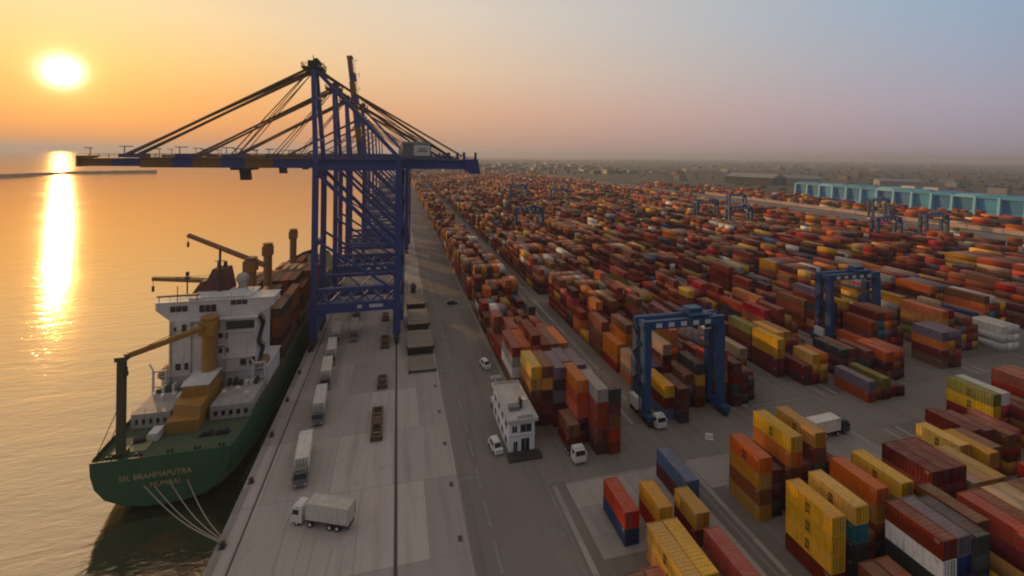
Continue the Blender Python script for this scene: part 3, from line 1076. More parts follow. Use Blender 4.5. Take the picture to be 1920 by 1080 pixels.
# deck gear between the raised deck and the deckhouse, vents and pipes
rg = random.Random(21)
for x0, x1 in ((-50.8, -44.8), (-37.0, -30.2)):
    for k in range(6):
        x = x0 + (x1 - x0) * (k + .3) / 6
        h_ = rg.uniform(.7, 1.9)
        m = MB().box(x, 115.2, 6.75, x + rg.uniform(.5, .9), 116.6, 6.75 + h_)
        sp(m, 'deck_gear', rg.choice([M_STEELD, M_DECK, M_STEELD, M_SHIPW]))
    for k in range(3):
        x = x0 + 1 + (x1 - x0 - 2) * k / 2
        yv = rg.uniform(109.5, 113)
        m = MB().cyl((x, yv, 6.75), (x, yv, 7.6), .22, 10).cyl((x, yv, 7.6), (x, yv, 8.0), .5, 12, .3)
        sp(m, 'ventilator', M_SHIPW)
for x0, x1, z in ((hx0 - 1.5, hx0 + 4.0, 9.45), (hx1 - 4.5, hx1 + 2.5, 9.45), (-45.0, -38.0, 12.56), (-38.0, -32.0, 15.56)):
    sp(MB().rail([(x0, hy0 - .6 if z < 10 else hy0 - .8, z), (x1, hy0 - .6 if z < 10 else hy0 - .8, z)], 1.0, 1.2, .07), 'railing', M_SHIPW, house)
for x in (-48.9, -44.9, -37.9):
    sp(MB().beam((x, hy0 - .14, 4.2), (x, hy0 - .14, 21.2), .18), 'drain_pipe', M_DECKG, house)
sp(MB().rail([(-45.9, 119.3, 26), (-33.1, 119.3, 26)], 1.0, 1.4, .07), 'railing', M_SHIPW, bridge)
for x in (-35.0, -33.6):
    sp(MB().cyl((x, 123, 26), (x, 123, 29.5), .06, 5), 'aerial', M_STEELD, bridge)
# funnel and masts
m = MB()
m.hexa([(-45.6, 124.5, 25.6), (-39.4, 124.5, 25.6), (-39.4, 130, 25.6), (-45.6, 130, 25.6)],
       [(-43.6, 126, 31.0), (-40.4, 126, 31.0), (-40.4, 129.6, 31.0), (-43.6, 129.6, 31.0)])
m.hexa([(-47.4, 124.6, 25.7), (-45.5, 124.6, 25.7), (-45.5, 129, 25.7), (-47.4, 129, 25.7)],
       [(-45.9, 125.6, 28.2), (-45.0, 125.6, 28.2), (-45.0, 129, 28.2), (-45.9, 129, 28.2)])
for x in (-42.8, -41.4):
    m.cyl((x, 128, 31), (x, 128, 32.4), .45, 10)
sp(m, 'funnel', M_FUNNEL)
m = MB().cyl((-41.3, 124, 26), (-41.3, 124, 36.5), .28, 8)
m.beam((-43.0, 124, 30.5), (-39.6, 124, 30.5), .2).beam((-42.4, 124, 33.4), (-40.2, 124, 33.4), .16)
m.box(-42.0, 123.7, 29.2, -40.6, 124.3, 29.5)
sp(m, 'mast', M_STEELD)
m = MB().cyl((-47.0, 121, 26), (-47.0, 121, 31.2), .16, 6).box(-47.6, 120.8, 30.2, -46.4, 121.2, 30.6)
m.cyl((-47.0, 121, 30.9), (-47.0, 121, 31.8), .4, 8)
sp(m, 'radar_mast', M_STEELD)
m = MB()
m.cyl((-37.2, 127, 26), (-37.2, 127, 27.4), 1.0, 12)
vs = [(-37.2 + 1.5 * math.cos(t_) * math.cos(f_), 127 + 1.5 * math.sin(t_) * math.cos(f_), 28.2 + 1.5 * math.sin(f_)) for f_ in np.linspace(-1.4, 1.4, 7) for t_ in np.linspace(0, 2 * math.pi, 12, endpoint=False)]
m.add(vs, [(r_ * 12 + i, r_ * 12 + (i + 1) % 12, (r_ + 1) * 12 + (i + 1) % 12, (r_ + 1) * 12 + i) for r_ in range(6) for i in range(12)])
sp(m, 'radome', M_DECKG)


# deck cranes
def deck_crane(px, py, zb, zt, tip, hinge, mat, r=1.35):
    m = MB().cyl((px, py, zb), (px, py, zt), r, 16)
    m.cyl((px, py, zt), (px, py, zt + .5), r * 1.15, 16)
    m.box(px - r * 1.1, py - r * 1.2, zt - 3.4, px + r * 1.1, py + r * 1.1, zt - .4)
    pil = sp(m, 'deck_crane', mat)
    if tip:
        h_, t_ = Vector(hinge), Vector(tip)
        j = MB()
        for dy in (-.7, .7):
            j.beam(h_ + Vector((0, dy, 0)), t_ + Vector((0, dy * .5, 0)), .55, .95)
        for k in range(1, 8):
            e = h_.lerp(t_, k / 8)
            j.box(e.x - .2, e.y - .7, e.z - .2, e.x + .2, e.y + .7, e.z + .2)
        sp(j, 'jib', mat, pil)
        j = MB().cyl((px, py, zt + .4), t_, .06, 5)
        j.cyl(t_, t_ - Vector((0, 0, 2.0)), .06, 5)
        j.cyl(t_ - Vector((0, 0, 2.0)), t_ - Vector((0, 0, 3.4)), .32, 8)
        sp(j, 'hook_rope', M_STEELD, pil)
    return pil


aft = deck_crane(-40.7, 116.2, 10.6, 22.2, (-47.9, 98.3, 22.1), (-41.3, 115.0, 20.6), M_CRANEY, 1.45)
deck_crane(-43.2, 134, 9, 27.2, (-61.2, 137.5, 26.6), (-44.4, 134.0, 26.0), M_CRANEB, 1.1)
deck_crane(-40.6, 145.6, 6, 29.0, (-58.2, 150, 35.6), (-36.9, 145.0, 27.2), M_CRANEB, 1.5)
deck_crane(-40.6, 163.5, 6, 29.6, None, None, M_CRANEB, 1.3)
deck_crane(-40.6, 201, 6, 28.2, None, None, M_CRANEB, 1.3)
# boom rest post on the stern
m = MB().box(-48.9, 97.4, 3.9, -47.8, 98.5, 21.5).box(-49.2, 97.2, 21.5, -47.4, 98.7, 22.3).box(-49.3, 97.0, 3.9, -47.4, 98.9, 5.0)
m.box(-47.75, 97.6, 18.6, -47.4, 98.2, 19.4)
m.cyl((-48.4, 98, 14), (-51.4, 96.4, 5.0), .07, 5).cyl((-48.4, 98, 11), (-51.2, 99.5, 5.0), .07, 5)
sp(m, 'boom_rest', M_POST)
for yy in (136, 160, 184, 208):
    sp(MB().box(-51.5, yy, 3.8, -29.7, yy + 19, 6.4), 'hatch_coaming', M_RUSTB)

# mooring lines and bollards
for k, (ax, az, bx) in enumerate([(-43.2, .1, -25.1), (-41.6, -.2, -25.0), (-39.0, -.2, -24.9), (-36.4, .1, -24.8)]):
    A, Bq = Vector((ax, 94.7, az)), Vector((bx, 77.3 + .15 * k, .75))
    pts = []
    for i in range(13):
        e = A.lerp(Bq, i / 12)
        e.z -= 1.3 * math.sin(math.pi * i / 12)
        pts.append(e)
    o_ = MB().path(pts, .085, 6).build('mooring_line', M_BARE)
    tag(o_, f"{['first', 'second', 'third', 'fourth'][k]} pale mooring line from the left between green stern and quay bollard", 'mooring line', 'mooring lines at the stern')


def make_bollard():
    t = thing('bollard', 'x', 'bollard', (0, 0, 0), 0, 'bollards along the quay edge')
    MB().box(-.45, -.45, 0, .45, .45, .12).build('base', M_STEELD, t)
    MB().cyl((0, 0, .12), (0, 0, .62), .26, 12, .22).cyl((0, 0, .62), (0, 0, .85), .40, 12, .34).build('post', M_STEELD, t)
    return t


bol = make_bollard()
for k in range(7):
    c = bol if k == 0 else copy_tree(bol)
    c.location = (-24.95, 77.3 - 14 + 14 * k, 0)
    c['label'] = ['dark bollard on the quay edge at the very front', 'dark bollard on the quay edge holding the mooring lines', 'dark bollard on the quay edge just past the mooring lines',
                  'dark bollard on the quay edge beside the white raised stern deck', 'dark bollard on the quay edge beside the white deckhouse', 'dark bollard on the quay edge before the crane legs',
                  'dark bollard on the quay edge beside the nearest crane leg'][k]


# ------------------------------------------------------------------ containers
CW, CH = 2.44, 2.60
RECS = []            # x, y, z, L, colour index, block, row, bay, tier, tiers in stack


def stack(block, row, bay, x, y, L, cols):
    for t_, c in enumerate(cols):
        RECS.append([x, y, t_ * (CH + .02), L, CNAMES.index(c), block, row, bay, t_, len(cols)])


AB = {'dr': 'dark red', 'm': 'maroon', 'r': 'rust red', 'o': 'orange', 'ro': 'red orange', 'b': 'brown', 'y': 'yellow', 'oc': 'ochre',
      'w': 'white', 's': 'slate blue', 'n': 'navy blue', 't': 'teal', 'p': 'purple grey', 'k': 'dark grey', 'ol': 'olive green', 'R': 'red',
      'ta': 'tan', 'pg': 'pale grey', 'pk': 'pink'}


def stk(block, row, bay, x, y, L, s):
    stack(block, row, bay, x, y, L, [AB[q] for q in s.split()])


# front left block, by the quay road
stk('0N', 1, 1, 34.6, 63.3, 7.6, 'n R')
stk('0N', 0, 2, 31.2, 48.2, 8.6, 'b')
stk('0N', 0, 2, 33.8, 48.2, 8.6, 'r')
stk('0N', 2, 2, 36.8, 51.4, 9.4, 'oc y')
stk('0N', 3, 2, 39.4, 51.4, 9.4, 'b y')
stk('0N', 3, 1, 40.2, 62.9, 6.06, 'ro y')
stk('0N', 4, 1, 45.1, 60.6, 5.6, 'dr oc')
stk('0N', 5, 1, 48.0, 67.0, 9.2, 'm s')
stk('0N', 5, 2, 44.5, 48.8, 9.2, 'dr R')
stk('0N', 4, 2, 42.0, 51.4, 6.06, 'm')
# front yellow block
stk('1N', 0, 1, 58.4, 62.4, 7.0, 'oc b oc o')
stk('1N', 1, 1, 60.95, 62.8, 6.6, 'k m m')
stk('1N', 2, 1, 64.6, 62.5, 8.2, 'm dr b o y')
stk('1N', 3, 1, 67.15, 62.7, 6.06, 'k m dr')
stk('1N', 4, 1, 69.7, 62.5, 8.4, 'm dr k b oc')
stk('1N', 5, 1, 72.4, 62.6, 7.2, 'dr p m')
stk('1N', 0, 2, 58.6, 49.8, 7.6, 'dr y y y')
stk('1N', 1, 2, 61.15, 51.4, 6.06, 'm m')
stk('1N', 2, 2, 63.7, 50.6, 7.6, 'k k t y')
stk('1N', 3, 2, 66.3, 51.6, 6.06, 'm b')
stk('1N', 4, 2, 70.2, 52.6, 7.6, 'k b oc o')
stk('1N', 5, 2, 75.3, 52.7, 8.0, 'b b ol y')
stk('1N', 6, 2, 78.2, 54.0, 6.06, 'm dr')
stk('1N', 3, 3, 69.3, 43.4, 7.2, 'n k w dr')
stk('1N', 4, 3, 71.9, 43.4, 7.2, 'n k n p')
stk('1N', 5, 3, 74.5, 42.9, 7.2, 'k n k k')
stk('1N', 6, 3, 77.4, 44.6, 7.4, 'm m dr b')
stk('1N', 1, 3, 61.3, 41.0, 7.2, 'dr b')
stk('1N', 2, 3, 64.0, 41.0, 7.2, 'm r')
# right of the front yellow block
for i, s in enumerate(('oc oc dr dr', 'b oc m dr', 'm b dr dr')):
    stk('2N', i, 1, 82.8 + 2.56 * i, 53.5, 7.7, s)
for i, s in enumerate(('m oc ta', 'dr oc oc', 'm b oc')):
    stk('2N', 3 + i, 1, 90.8 + 2.56 * i, 52.8, 8.6, s)
for i, s in enumerate(('y oc dr ro', 'm b r b', 'dr m b ta', 'm b oc ta', 'dr b r b', 'm r b m')):
    stk('2N', i, 2, 81.4 + 2.56 * i, 41.4, 8.0, s)
for i, s in enumerate(('b dr oc r', 'm b dr', 'r b oc', 'b dr', 'm dr r')):
    stk('3N', i, 2, 99.5 + 2.56 * i, 44.5, 7.6, s)
# front right block
stk('3N', 0, 1, 100.2, 60.4, 7.2, 'dr b y')
stk('3N', 1, 1, 102.8, 57.6, 7.2, 'm r oc')
stk('3N', 2, 1, 105.4, 58.6, 6.06, 'dr b b')
stk('3N', 3, 1, 108.0, 63.2, 8.0, 'm b dr')
stk('3N', 4, 1, 110.6, 62.6, 7.2, 'm r dr')
stk('3N', 5, 1, 113.2, 60.6, 7.2, 'oc dr b')
stk('3N', 6, 1, 115.8, 61.4, 7.2, 'dr r r')
stk('4N', 0, 1, 122.7, 68.2, 8.4, 'm dr y ol')
stk('4N', 1, 1, 125.3, 68.2, 8.4, 'dr b r w')
stk('4N', 2, 1, 128.0, 65.2, 7.2, 'oc b dr')
stk('4N', 3, 1, 131.5, 67.2, 7.2, 'dr r b')
for i, s in enumerate(('m dr r r', 'dr r b r', 'm b oc b')):
    stk('4N', 4 + i, 1, 138.5 + 2.6 * i, 69.2, 8.2, s)
for i, s in enumerate(('oc r b', 'dr m', 'b r oc', 'm b r', 'dr r', 'b oc dr', 'r b m', 'dr b')):
    stk('4N', i, 2, 118.8 + 2.6 * i, 53.4, 7.2, s)
for i, s in enumerate(('m dr b r', 'dr b r b', 'r b oc', 'oc b dr b', 'b r dr')):
    stk('5N', i, 1, 150.5 + 2.6 * i, 66.0, 8.2, s)
# first bays behind the crossing road: block beside the office
stk('0F', 3, 1, 36.85, 88.3, 8.6, 'dr m ro ro o')
stk('0F', 4, 1, 39.4, 84.0, 9.0, 'm dr r r pg')
stk('0F', 5, 1, 41.95, 83.5, 8.6, 'dr r b m k')
stk('0F', 2, 1, 34.3, 86.4, 6.06, 'dr b')
stk('0F', 0, 2, 29.2, 96.2, 8.8, 'm dr b oc y')
stk('0F', 1, 2, 31.75, 95.8, 8.8, 'm dr m oc b')
stk('0F', 2, 2, 34.3, 94.8, 8.8, 'dr m p k p')
stk('0F', 3, 2, 36.85, 97.4, 7.6, 'm b dr oc p')
stk('0F', 4, 2, 39.4, 95.0, 8.8, 'dr m b dr p')
stk('0F', 5, 2, 41.95, 94.6, 8.8, 'm r b pg')
# block under the nearest gantry
stk('1F', 0, 1, 59.5, 91.4, 8.6, 's dr y')
stk('1F', 1, 1, 62.1, 89.6, 7.6, 'k m m')
stk('1F', 3, 1, 67.3, 95.2, 7.6, 'm p b')
stk('1F', 4, 1, 69.9, 94.4, 7.6, 'dr b oc k')
stk('1F', 5, 1, 76.2, 94.4, 8.8, 'dr b oc ro ro')
stk('1F', 6, 1, 78.8, 92.8, 7.6, 'm k dr m')
stk('1F', 7, 1, 81.4, 93.4, 6.06, 'k m m')
# right of the bare lanes
stk('2F', 0, 1, 84.2, 94.6, 7.2, 'm k')
stk('2F', 1, 1, 86.8, 97.8, 6.06, 'k dr')
stk('2F', 7, 1, 101.2, 102.5, 9.2, 'm dr oc y')
stk('2F', 7, 2, 101.2, 112.2, 9.2, 'm dr b ol')
stk('3F', 0, 1, 104.8, 97.2, 8.6, 'm dr')
stk('3F', 1, 1, 107.4, 97.4, 6.06, 'dr oc y')
stk('3F', 2, 1, 110.0, 97.2, 6.06, 'b oc o')
stk('3F', 3, 1, 113.0, 86.8, 9.0, 'r p')
stk('3F', 4, 1, 115.6, 87.4, 7.2, 'b')
stk('3F', 5, 1, 118.2, 87.2, 9.0, 'm ol')
stk('3F', 6, 1, 120.8, 87.8, 7.2, 'dr')
stk('3F', 7, 1, 123.4, 87.6, 7.2, 'm')
stk('3F', 5, 2, 118.2, 98.2, 9.0, 'dr m k')
stk('3F', 6, 2, 120.8, 98.2, 9.0, 'm dr b')
stk('3F', 7, 2, 124.2, 96.0, 8.8, 'm k dr')
stk('4F', 0, 1, 128.6, 94.2, 8.8, 'dr m ro')
stk('4F', 1, 1, 131.2, 94.2, 8.8, 'm b ro')
stk('4F', 2, 1, 133.8, 95.0, 8.0, 'k dr R')
for i, s in enumerate(('b dr o p', 'm b oc p', 'dr r b p')):
    stk('4F', 3 + i, 1, 152.2 + 2.6 * i, 96.2, 8.0, s)
for i in range(3):
    stk('6F', i, 1, 184.8 + 2.6 * i, 100.6, 9.0, 'w w w')
stk('4F', 2, 5, 140.2, 158.0, 9.0, 'b p pk')
for i, s in enumerate(('dr b p k', 'm dr k p', 'b dr p')):
    stk('4F', 3 + i, 5, 143.2 + 2.8 * i, 153.5, 9.0, s)

WT = np.array([.235, .17, .11, .085, .18, .045, .065, .018, .022, .012, .006, .025, .003, .045, .012, .025, .03, .022])
WNAMES = ['rust red', 'dark red', 'maroon', 'orange', 'brown', 'yellow', 'ochre', 'white', 'slate blue', 'navy blue', 'teal', 'purple grey', 'pink',
          'dark grey', 'olive green', 'red', 'tan', 'pale grey']
WT = WT / WT.sum()
WIDX = [CNAMES.index(n_) for n_ in WNAMES]


def far_field():
    taken = {}
    for r_ in RECS:
        taken.setdefault(round(r_[0]), []).append((r_[0], r_[1], r_[1] + r_[3]))
    rtgs = [(54.3, 90.6)] + [(a, b_) for a, b_, _ in RTGS]
    starts = {0: 103, 1: 100.5, 2: 105, 3: 106.5, 4: 107, 5: 104, 6: 112, 7: 112}
    for k in range(20):
        X0 = 27.5 + 27 * k
        if 440 < X0 + 10 < 478:
            continue
        rows = [29.2 + 2.55 * i for i in range(6)] if k == 0 else ([59.5, 62.1, 64.7, 67.3, 69.9, 76.2, 78.8] if k == 1 else
               ([104.8 + 2.6 * i for i in range(8)] if k == 3 else [83.4 + 2.6 * i for i in range(4)] if k == 2 else [X0 + 2.0 + 2.6 * i for i in range(6)] + ([X0 + 21.2] if k % 2 else [])))
        y0 = starts.get(k, 112)
        if k == 14:
            continue
        if X0 > 470:
            y0 = 200
        yend = 1290 - max(0, k - 7) * 46 + RNG.uniform(-60, 40)
        y, bay = y0, 2 if k != 0 else 3
        phase = RNG.uniform(0, 6)
        while y < yend:
            cross = (y % 172)
            if cross < 13 and y > 150:
                y += 13 - cross + RNG.uniform(0, 2)
            two = RNG.random() < .45
            ln = [6.06, 6.06] if two else ([9.2] if y < 200 and RNG.random() < .5 else [12.2])
            base = 3.8 + 1.2 * math.sin(y * .021 + phase) + 1.0 * math.sin(y * .075 + k * 1.7)
            if X0 > 470:
                base = 1.6
            elif k >= 12:
                base = min(base, [2.2, 1.1][k - 12])
            for i, x in enumerate(rows):
                yy = y
                for L in ln:
                    h = int(round(base + RNG.normal(0, 1.15)))
                    h = max(0, min(5, h))
                    hit = any(abs(x - a) < 2.5 and yy < c_ and yy + L > b_ for q in range(round(x) - 3, round(x) + 4) for a, b_, c_ in taken.get(q, ()))
                    if h and not hit:
                        mood = WIDX[RNG.choice(len(WIDX), p=WT)]
                        for t_ in range(h):
                            cidx = mood if RNG.random() < .35 else WIDX[RNG.choice(len(WIDX), p=WT)]
                            RECS.append([x, yy, t_ * (CH + .02), L, cidx, f'{k}F', i, bay, t_, h])
                    yy += L + .25
            y += sum(ln) + .25 * len(ln) + (.5 if RNG.random() < .7 else 1.6)
            bay += 1


far_field()
# cargo on the ship's deck
for j, yy in enumerate((137.0, 149.5, 166.5, 179.0, 191.5, 206.0)):
    for i in range(8):
        x = -50.9 + 2.58 * i
        if abs(yy - 140) < 8 and -47 < x < -38.5:
            hgt = 2
        else:
            hgt = [3, 3, 3, 3, 4, 4, 4, 4][i] - (1 if (i * 7 + j * 3) % 5 == 0 else 0) - (1 if j > 3 else 0)
        if yy + 12 > 162 and yy < 165 and -43.5 < x < -37:
            continue
        if yy < 203 and yy + 12.2 > 199 and -43.5 < x < -37:
            continue
        for t_ in range(hgt):
            cidx = CNAMES.index(random.choice(['brown', 'maroon', 'brown', 'brown', 'maroon', 'rust red', 'dark grey', 'dark red']))
            RECS.append([x, yy, 6.42 + t_ * (CH + .02), 12.2, cidx, 'SH', i, j + 1, t_, hgt])

# which containers does the picture show largest
NR = len(RECS)
geo_arr = np.array([[r_[0], r_[1], r_[2], r_[3]] for r_ in RECS])
near = np.where((geo_arr[:, 1] < 340))[0]
bv, bf = [], []
for i in near:
    x, y, z, L = geo_arr[i]
    o_ = len(bv)
    bv += [(x, y, z), (x + CW, y, z), (x + CW, y + L, z), (x, y + L, z), (x, y, z + CH), (x + CW, y, z + CH), (x + CW, y + L, z + CH), (x, y + L, z + CH)]
    bf += [(o_ + 4, o_ + 5, o_ + 6, o_ + 7), (o_, o_ + 1, o_ + 5, o_ + 4), (o_ + 1, o_ + 2, o_ + 6, o_ + 5), (o_ + 2, o_ + 3, o_ + 7, o_ + 6), (o_ + 3, o_, o_ + 4, o_ + 7)]
# the deckhouse and office hide cargo behind them
for x0, y0, z0, x1, y1, z1 in ((-51, 118, 4, -29.5, 130, 25), (22.4, 88.6, 0, 27.9, 103.5, 6.5)):
    o_ = len(bv)
    bv += [(x0, y0, z0), (x1, y0, z0), (x1, y1, z0), (x0, y1, z0), (x0, y0, z1), (x1, y0, z1), (x1, y1, z1), (x0, y1, z1)]
    bf += [(o_ + 4, o_ + 5, o_ + 6, o_ + 7), (o_, o_ + 1, o_ + 5, o_ + 4), (o_ + 1, o_ + 2, o_ + 6, o_ + 5), (o_ + 2, o_ + 3, o_ + 7, o_ + 6), (o_ + 3, o_, o_ + 4, o_ + 7)]
bvh = BVHTree.FromPolygons(bv, bf)
EYE = Vector((0, 0, CAM_H))
cy_, sy_ = math.cos(YAW), math.sin(YAW)


def inframe(p):
    xc = p.x * cy_ - p.y * sy_
    d = p.x * sy_ + p.y * cy_
    if d < 5:
        return False
    u = 960 + FPX * xc / d
    v = 290 + FPX * (CAM_H - p.z) / d + .0126 * (u - 960)
    return -4 < u < 1924 and -4 < v < 1084


def score(i):
    x, y, z, L = geo_arr[i]
    tot_ = 0.0
    xf = x if x > 0 else x + CW
    nx = -1 if x > 0 else 1
    faces = [(Vector((0, 0, 1)), [Vector((x + CW * a, y + L * b_, z + CH + .03)) for a in (.2, .5, .8) for b_ in (.08, .36, .64, .92)], CW * L),
             (Vector((nx, 0, 0)), [Vector((xf + nx * .03, y + L * a, z + CH * b_)) for a in (.08, .36, .64, .92) for b_ in (.2, .5, .8)], CH * L),
             (Vector((0, -1, 0)), [Vector((x + CW * a, y - .03, z + CH * b_)) for a in (.15, .5, .85) for b_ in (.2, .5, .8)], CW * CH)]
    for nn, ps, area in faces:
        vis = 0
        for p_ in ps:
            if not inframe(p_):
                continue
            d = p_ - EYE
            ln = d.length
            if d.dot(nn) >= 0:
                continue
            hit = bvh.ray_cast(EYE, d / ln, ln - .06)
            if hit[0] is None:
                vis += 1
        if vis:
            d = ps[len(ps) // 2] - EYE
            tot_ += vis / len(ps) * area * abs(d.normalized().dot(nn)) * (FPX / d.length) ** 2
    return tot_


scores = {}
for i in near:
    c_ = Vector((geo_arr[i][0] + 1.2, geo_arr[i][1] + geo_arr[i][3] / 2, geo_arr[i][2] + 1.3))
    xc = c_.x * cy_ - c_.y * sy_
    d_ = c_.x * sy_ + c_.y * cy_
    if d_ < 5 or abs(xc / d_) > 1.3:
        continue
    s_ = score(i)
    if s_ > 14:
        scores[int(i)] = s_
order = sorted(scores, key=lambda i: -scores[i])
ship_sel = [i for i in order if RECS[i][5] == 'SH' and scores[i] > 25][:22]
yard_sel = [i for i in order if RECS[i][5] != 'SH'][:288 - len(ship_sel) - 14]
SEL = set(ship_sel) | set(yard_sel)


def body_mesh(L):
    m = MB()
    P_ = .16
    for x in (0, CW - P_):
        for y in (0, L - P_):
            m.box(x, y, 0, x + P_, y + P_, CH)
    for x in (0, CW - .09):
        m.box(x + .005, P_, .02, x + .085, L - P_, .17).box(x + .005, P_, CH - .10, x + .085, L - P_, CH - .005)
    for y in (0.004, L - .10):
        m.box(P_, y, .02, CW - P_, y + .09, .15).box(P_, y, CH - .12, CW - P_, y + .09, CH - .005)
    n_ = max(6, int(round((L - .34) / .55)))
    pit = (L - 2 * P_) / n_
    for side in (0, 1):
        pts_ = []
        for k in range(n_):
            b0 = P_ + k * pit
            pts_ += [(b0, .085), (b0 + pit * .30, .085), (b0 + pit * .5, .03), (b0 + pit * .8, .03)]
        pts_.append((L - P_, .085))
        vs_ = []
        for y, o_ in pts_:
            xx = o_ if side == 0 else CW - o_
            vs_ += [(xx, y, .17), (xx, y, CH - .10)]
        fs_ = [(2 * k + 2, 2 * k, 2 * k + 1, 2 * k + 3) if side == 0 else (2 * k, 2 * k + 2, 2 * k + 3, 2 * k + 1) for k in range(len(pts_) - 1)]
        m.add(vs_, fs_)
    vs_, pts_ = [], []
    for k in range(n_):
        b0 = P_ + k * pit
        pts_ += [(b0, CH - .03), (b0 + pit * .55, CH - .03), (b0 + pit * .65, CH - .065), (b0 + pit * .9, CH - .065)]
    pts_.append((L - P_, CH - .03))
    for y, z in pts_:
        vs_ += [(.06, y, z), (CW - .06, y, z)]
    m.add(vs_, [(2 * k, 2 * k + 1, 2 * k + 3, 2 * k + 2) for k in range(len(pts_) - 1)])
    m.add([(P_, L - .05, .1), (CW - P_, L - .05, .1), (CW - P_, L - .05, CH - .1), (P_, L - .05, CH - .1)], [(1, 0, 3, 2)])
    m.add([(P_, .10, .1), (CW - P_, .10, .1), (CW - P_, .10, CH - .1), (P_, .10, CH - .1)], [(0, 1, 2, 3)])
    m.box(.09, .05, .05, CW - .09, L - .05, .12)
    m.box(.012, .40, 2.16, .03, 1.05, 2.27, 1).box(.012, .5, 1.92, .03, .95, 2.0, 1)
    return m


def door_mb(side):
    m = MB()
    x0, x1 = (.165, CW / 2 - .01) if side == 0 else (CW / 2 + .01, CW - .165)
    m.box(x0, .02, .155, x1, .085, CH - .125)
    for fr in (.28, .72):
        xx = x0 + (x1 - x0) * fr
        m.cyl((xx, -.015, .2), (xx, -.015, CH - .17), .028, 6, mi=1)
        for z in (.35, 1.0, 1.65, 2.25):
            m.box(xx - .06, -.03, z, xx + .06, .02, z + .07, 1)
    return m


def logo_mesh():
    cu = bpy.data.curves.new('logo_curve', 'FONT')
    cu.body = 'm\nsc'
    cu.size = 1.25
    cu.space_line = .62
    cu.align_x = 'CENTER'
    cu.align_y = 'CENTER'
    cu.extrude = .004
    cu.offset = .035
    cu.resolution_u = 2
    tmp = bpy.data.objects.new('logo_tmp', cu)
    COL.objects.link(tmp)
    me = bpy.data.meshes.new_from_object(tmp.evaluated_get(bpy.context.evaluated_depsgraph_get()))
    bpy.data.objects.remove(tmp)
    me.materials.clear()
    me.materials.append(M_LOGO)
    return me


M_CODE = paint('stencil_grey', (.36, .34, .31), .7, .4, 2.0)
LOGO = logo_mesh()
_bm, _dm = {}, {}


def get_body(L, ci):
    k = (round(L, 2), ci)
    if k not in _bm:
        _bm[k] = body_mesh(L).mesh('container_body', [CMAT[CNAMES[ci]], M_CODE])
    return _bm[k]


def get_door(side, ci):
    k = (side, ci)
    if k not in _dm:
        _dm[k] = door_mb(side).mesh('container_door', [CMAT[CNAMES[ci]], M_STEELD])
    return _dm[k]


ORD = ['first', 'second', 'third', 'fourth', 'fifth', 'sixth', 'seventh', 'eighth', 'ninth', 'tenth', 'eleventh', 'twelfth', 'thirteenth', 'fourteenth']
BLK = {'0N': 'front block by quay road', '1N': 'front yellow block', '2N': 'right of front yellow block', '3N': 'front right block', '4N': 'far front right block',
       '5N': 'rightmost front block', '0F': 'behind the white office', '1F': 'under the nearest gantry', '2F': 'behind the bare lanes', '3F': 'right of bare lanes',
       '4F': 'under the second gantry', '5F': 'right of second gantry', '6F': 'by the white stack', '7F': 'right of white stack', 'SH': 'on the ship'}
GRP = {'SH': 'containers stacked on the ship'}


def clabel(r_, extra=''):
    x, y, z, L, ci, blk, row, bay, t_, n_ = r_
    if n_ == 1:
        tw = 'on the ground'
    elif t_ == n_ - 1:
        tw = 'top tier'
    else:
        tw = ['ground', 'second', 'third', 'fourth'][t_] + ' tier'
    where = BLK[blk] if blk in BLK else f'{ORD[min(int(blk[:-1]), 13)]} block from quay'
    if blk == 'SH':
        return f'{CNAMES[ci]} container, {tw}, {ORD[row]} row from water, {ORD[bay - 1]} bay back, {where}'
    lb_ = f'{CNAMES[ci]} container, {tw}, {ORD[row]} row from quay, {ORD[min(bay - 1, 13)]} bay, {where}'
    return lb_ if len(lb_.split()) <= 16 else lb_.replace('container, ', '').replace(f'{CNAMES[ci]} ', f'{CNAMES[ci]} container ', 1).replace('on the ground', 'grounded')


seen_labels = {}


def place_container(ci, L, loc, rz, label, group, parts):
    """parts: 0 = one mesh, 1 = doors too, 2 = doors and side emblem"""
    if not parts:
        o_ = bpy.data.objects.new('shipping_container', get_body(L, ci))
        COL.objects.link(o_)
        o_.location = loc
        o_.rotation_euler = (0, 0, rz)
        return tag(o_, label, 'container', group)
    t = thing('shipping_container', label, 'container', loc, rz, group)
    o_ = bpy.data.objects.new('body', get_body(L, ci))
    COL.objects.link(o_)
    o_.parent = t
    for sd_ in (0, 1):
        d = bpy.data.objects.new('door', get_door(sd_, ci))
        COL.objects.link(d)
        d.parent = t
    if parts == 2:
        lg = bpy.data.objects.new('emblem', LOGO)
        COL.objects.link(lg)
        lg.parent = t
        lg.location = (-.004, L * .5, CH * .50)
        lg.rotation_euler = (R(90), 0, R(-90))
        lg.scale = (.78, 1.05, 1)
    return t


for i in sorted(SEL):
    r_ = RECS[i]
    x, y, z, L, ci = r_[:5]
    lb = clabel(r_)
    k = seen_labels.get(lb, 0)
    seen_labels[lb] = k + 1
    if k:
        lb = lb.replace(' container,', f' {round(L)}-metre container,', 1)
        lb = lb if lb not in seen_labels else lb.replace('-metre', '-metre rear')
        seen_labels[lb] = 1
    big = scores[i] > 420 and r_[5] != 'SH'
    side_open = CNAMES[ci] in ('yellow', 'ochre', 'orange', 'olive green') and r_[5].endswith('N') and (L > 6.5)
    place_container(ci, L, (x, y, z), 0, lb, GRP.get(r_[5], 'containers stacked in the yard'), (2 if side_open and CNAMES[ci] == 'yellow' or (side_open and (i % 2 == 0)) else 1) if big else 0)

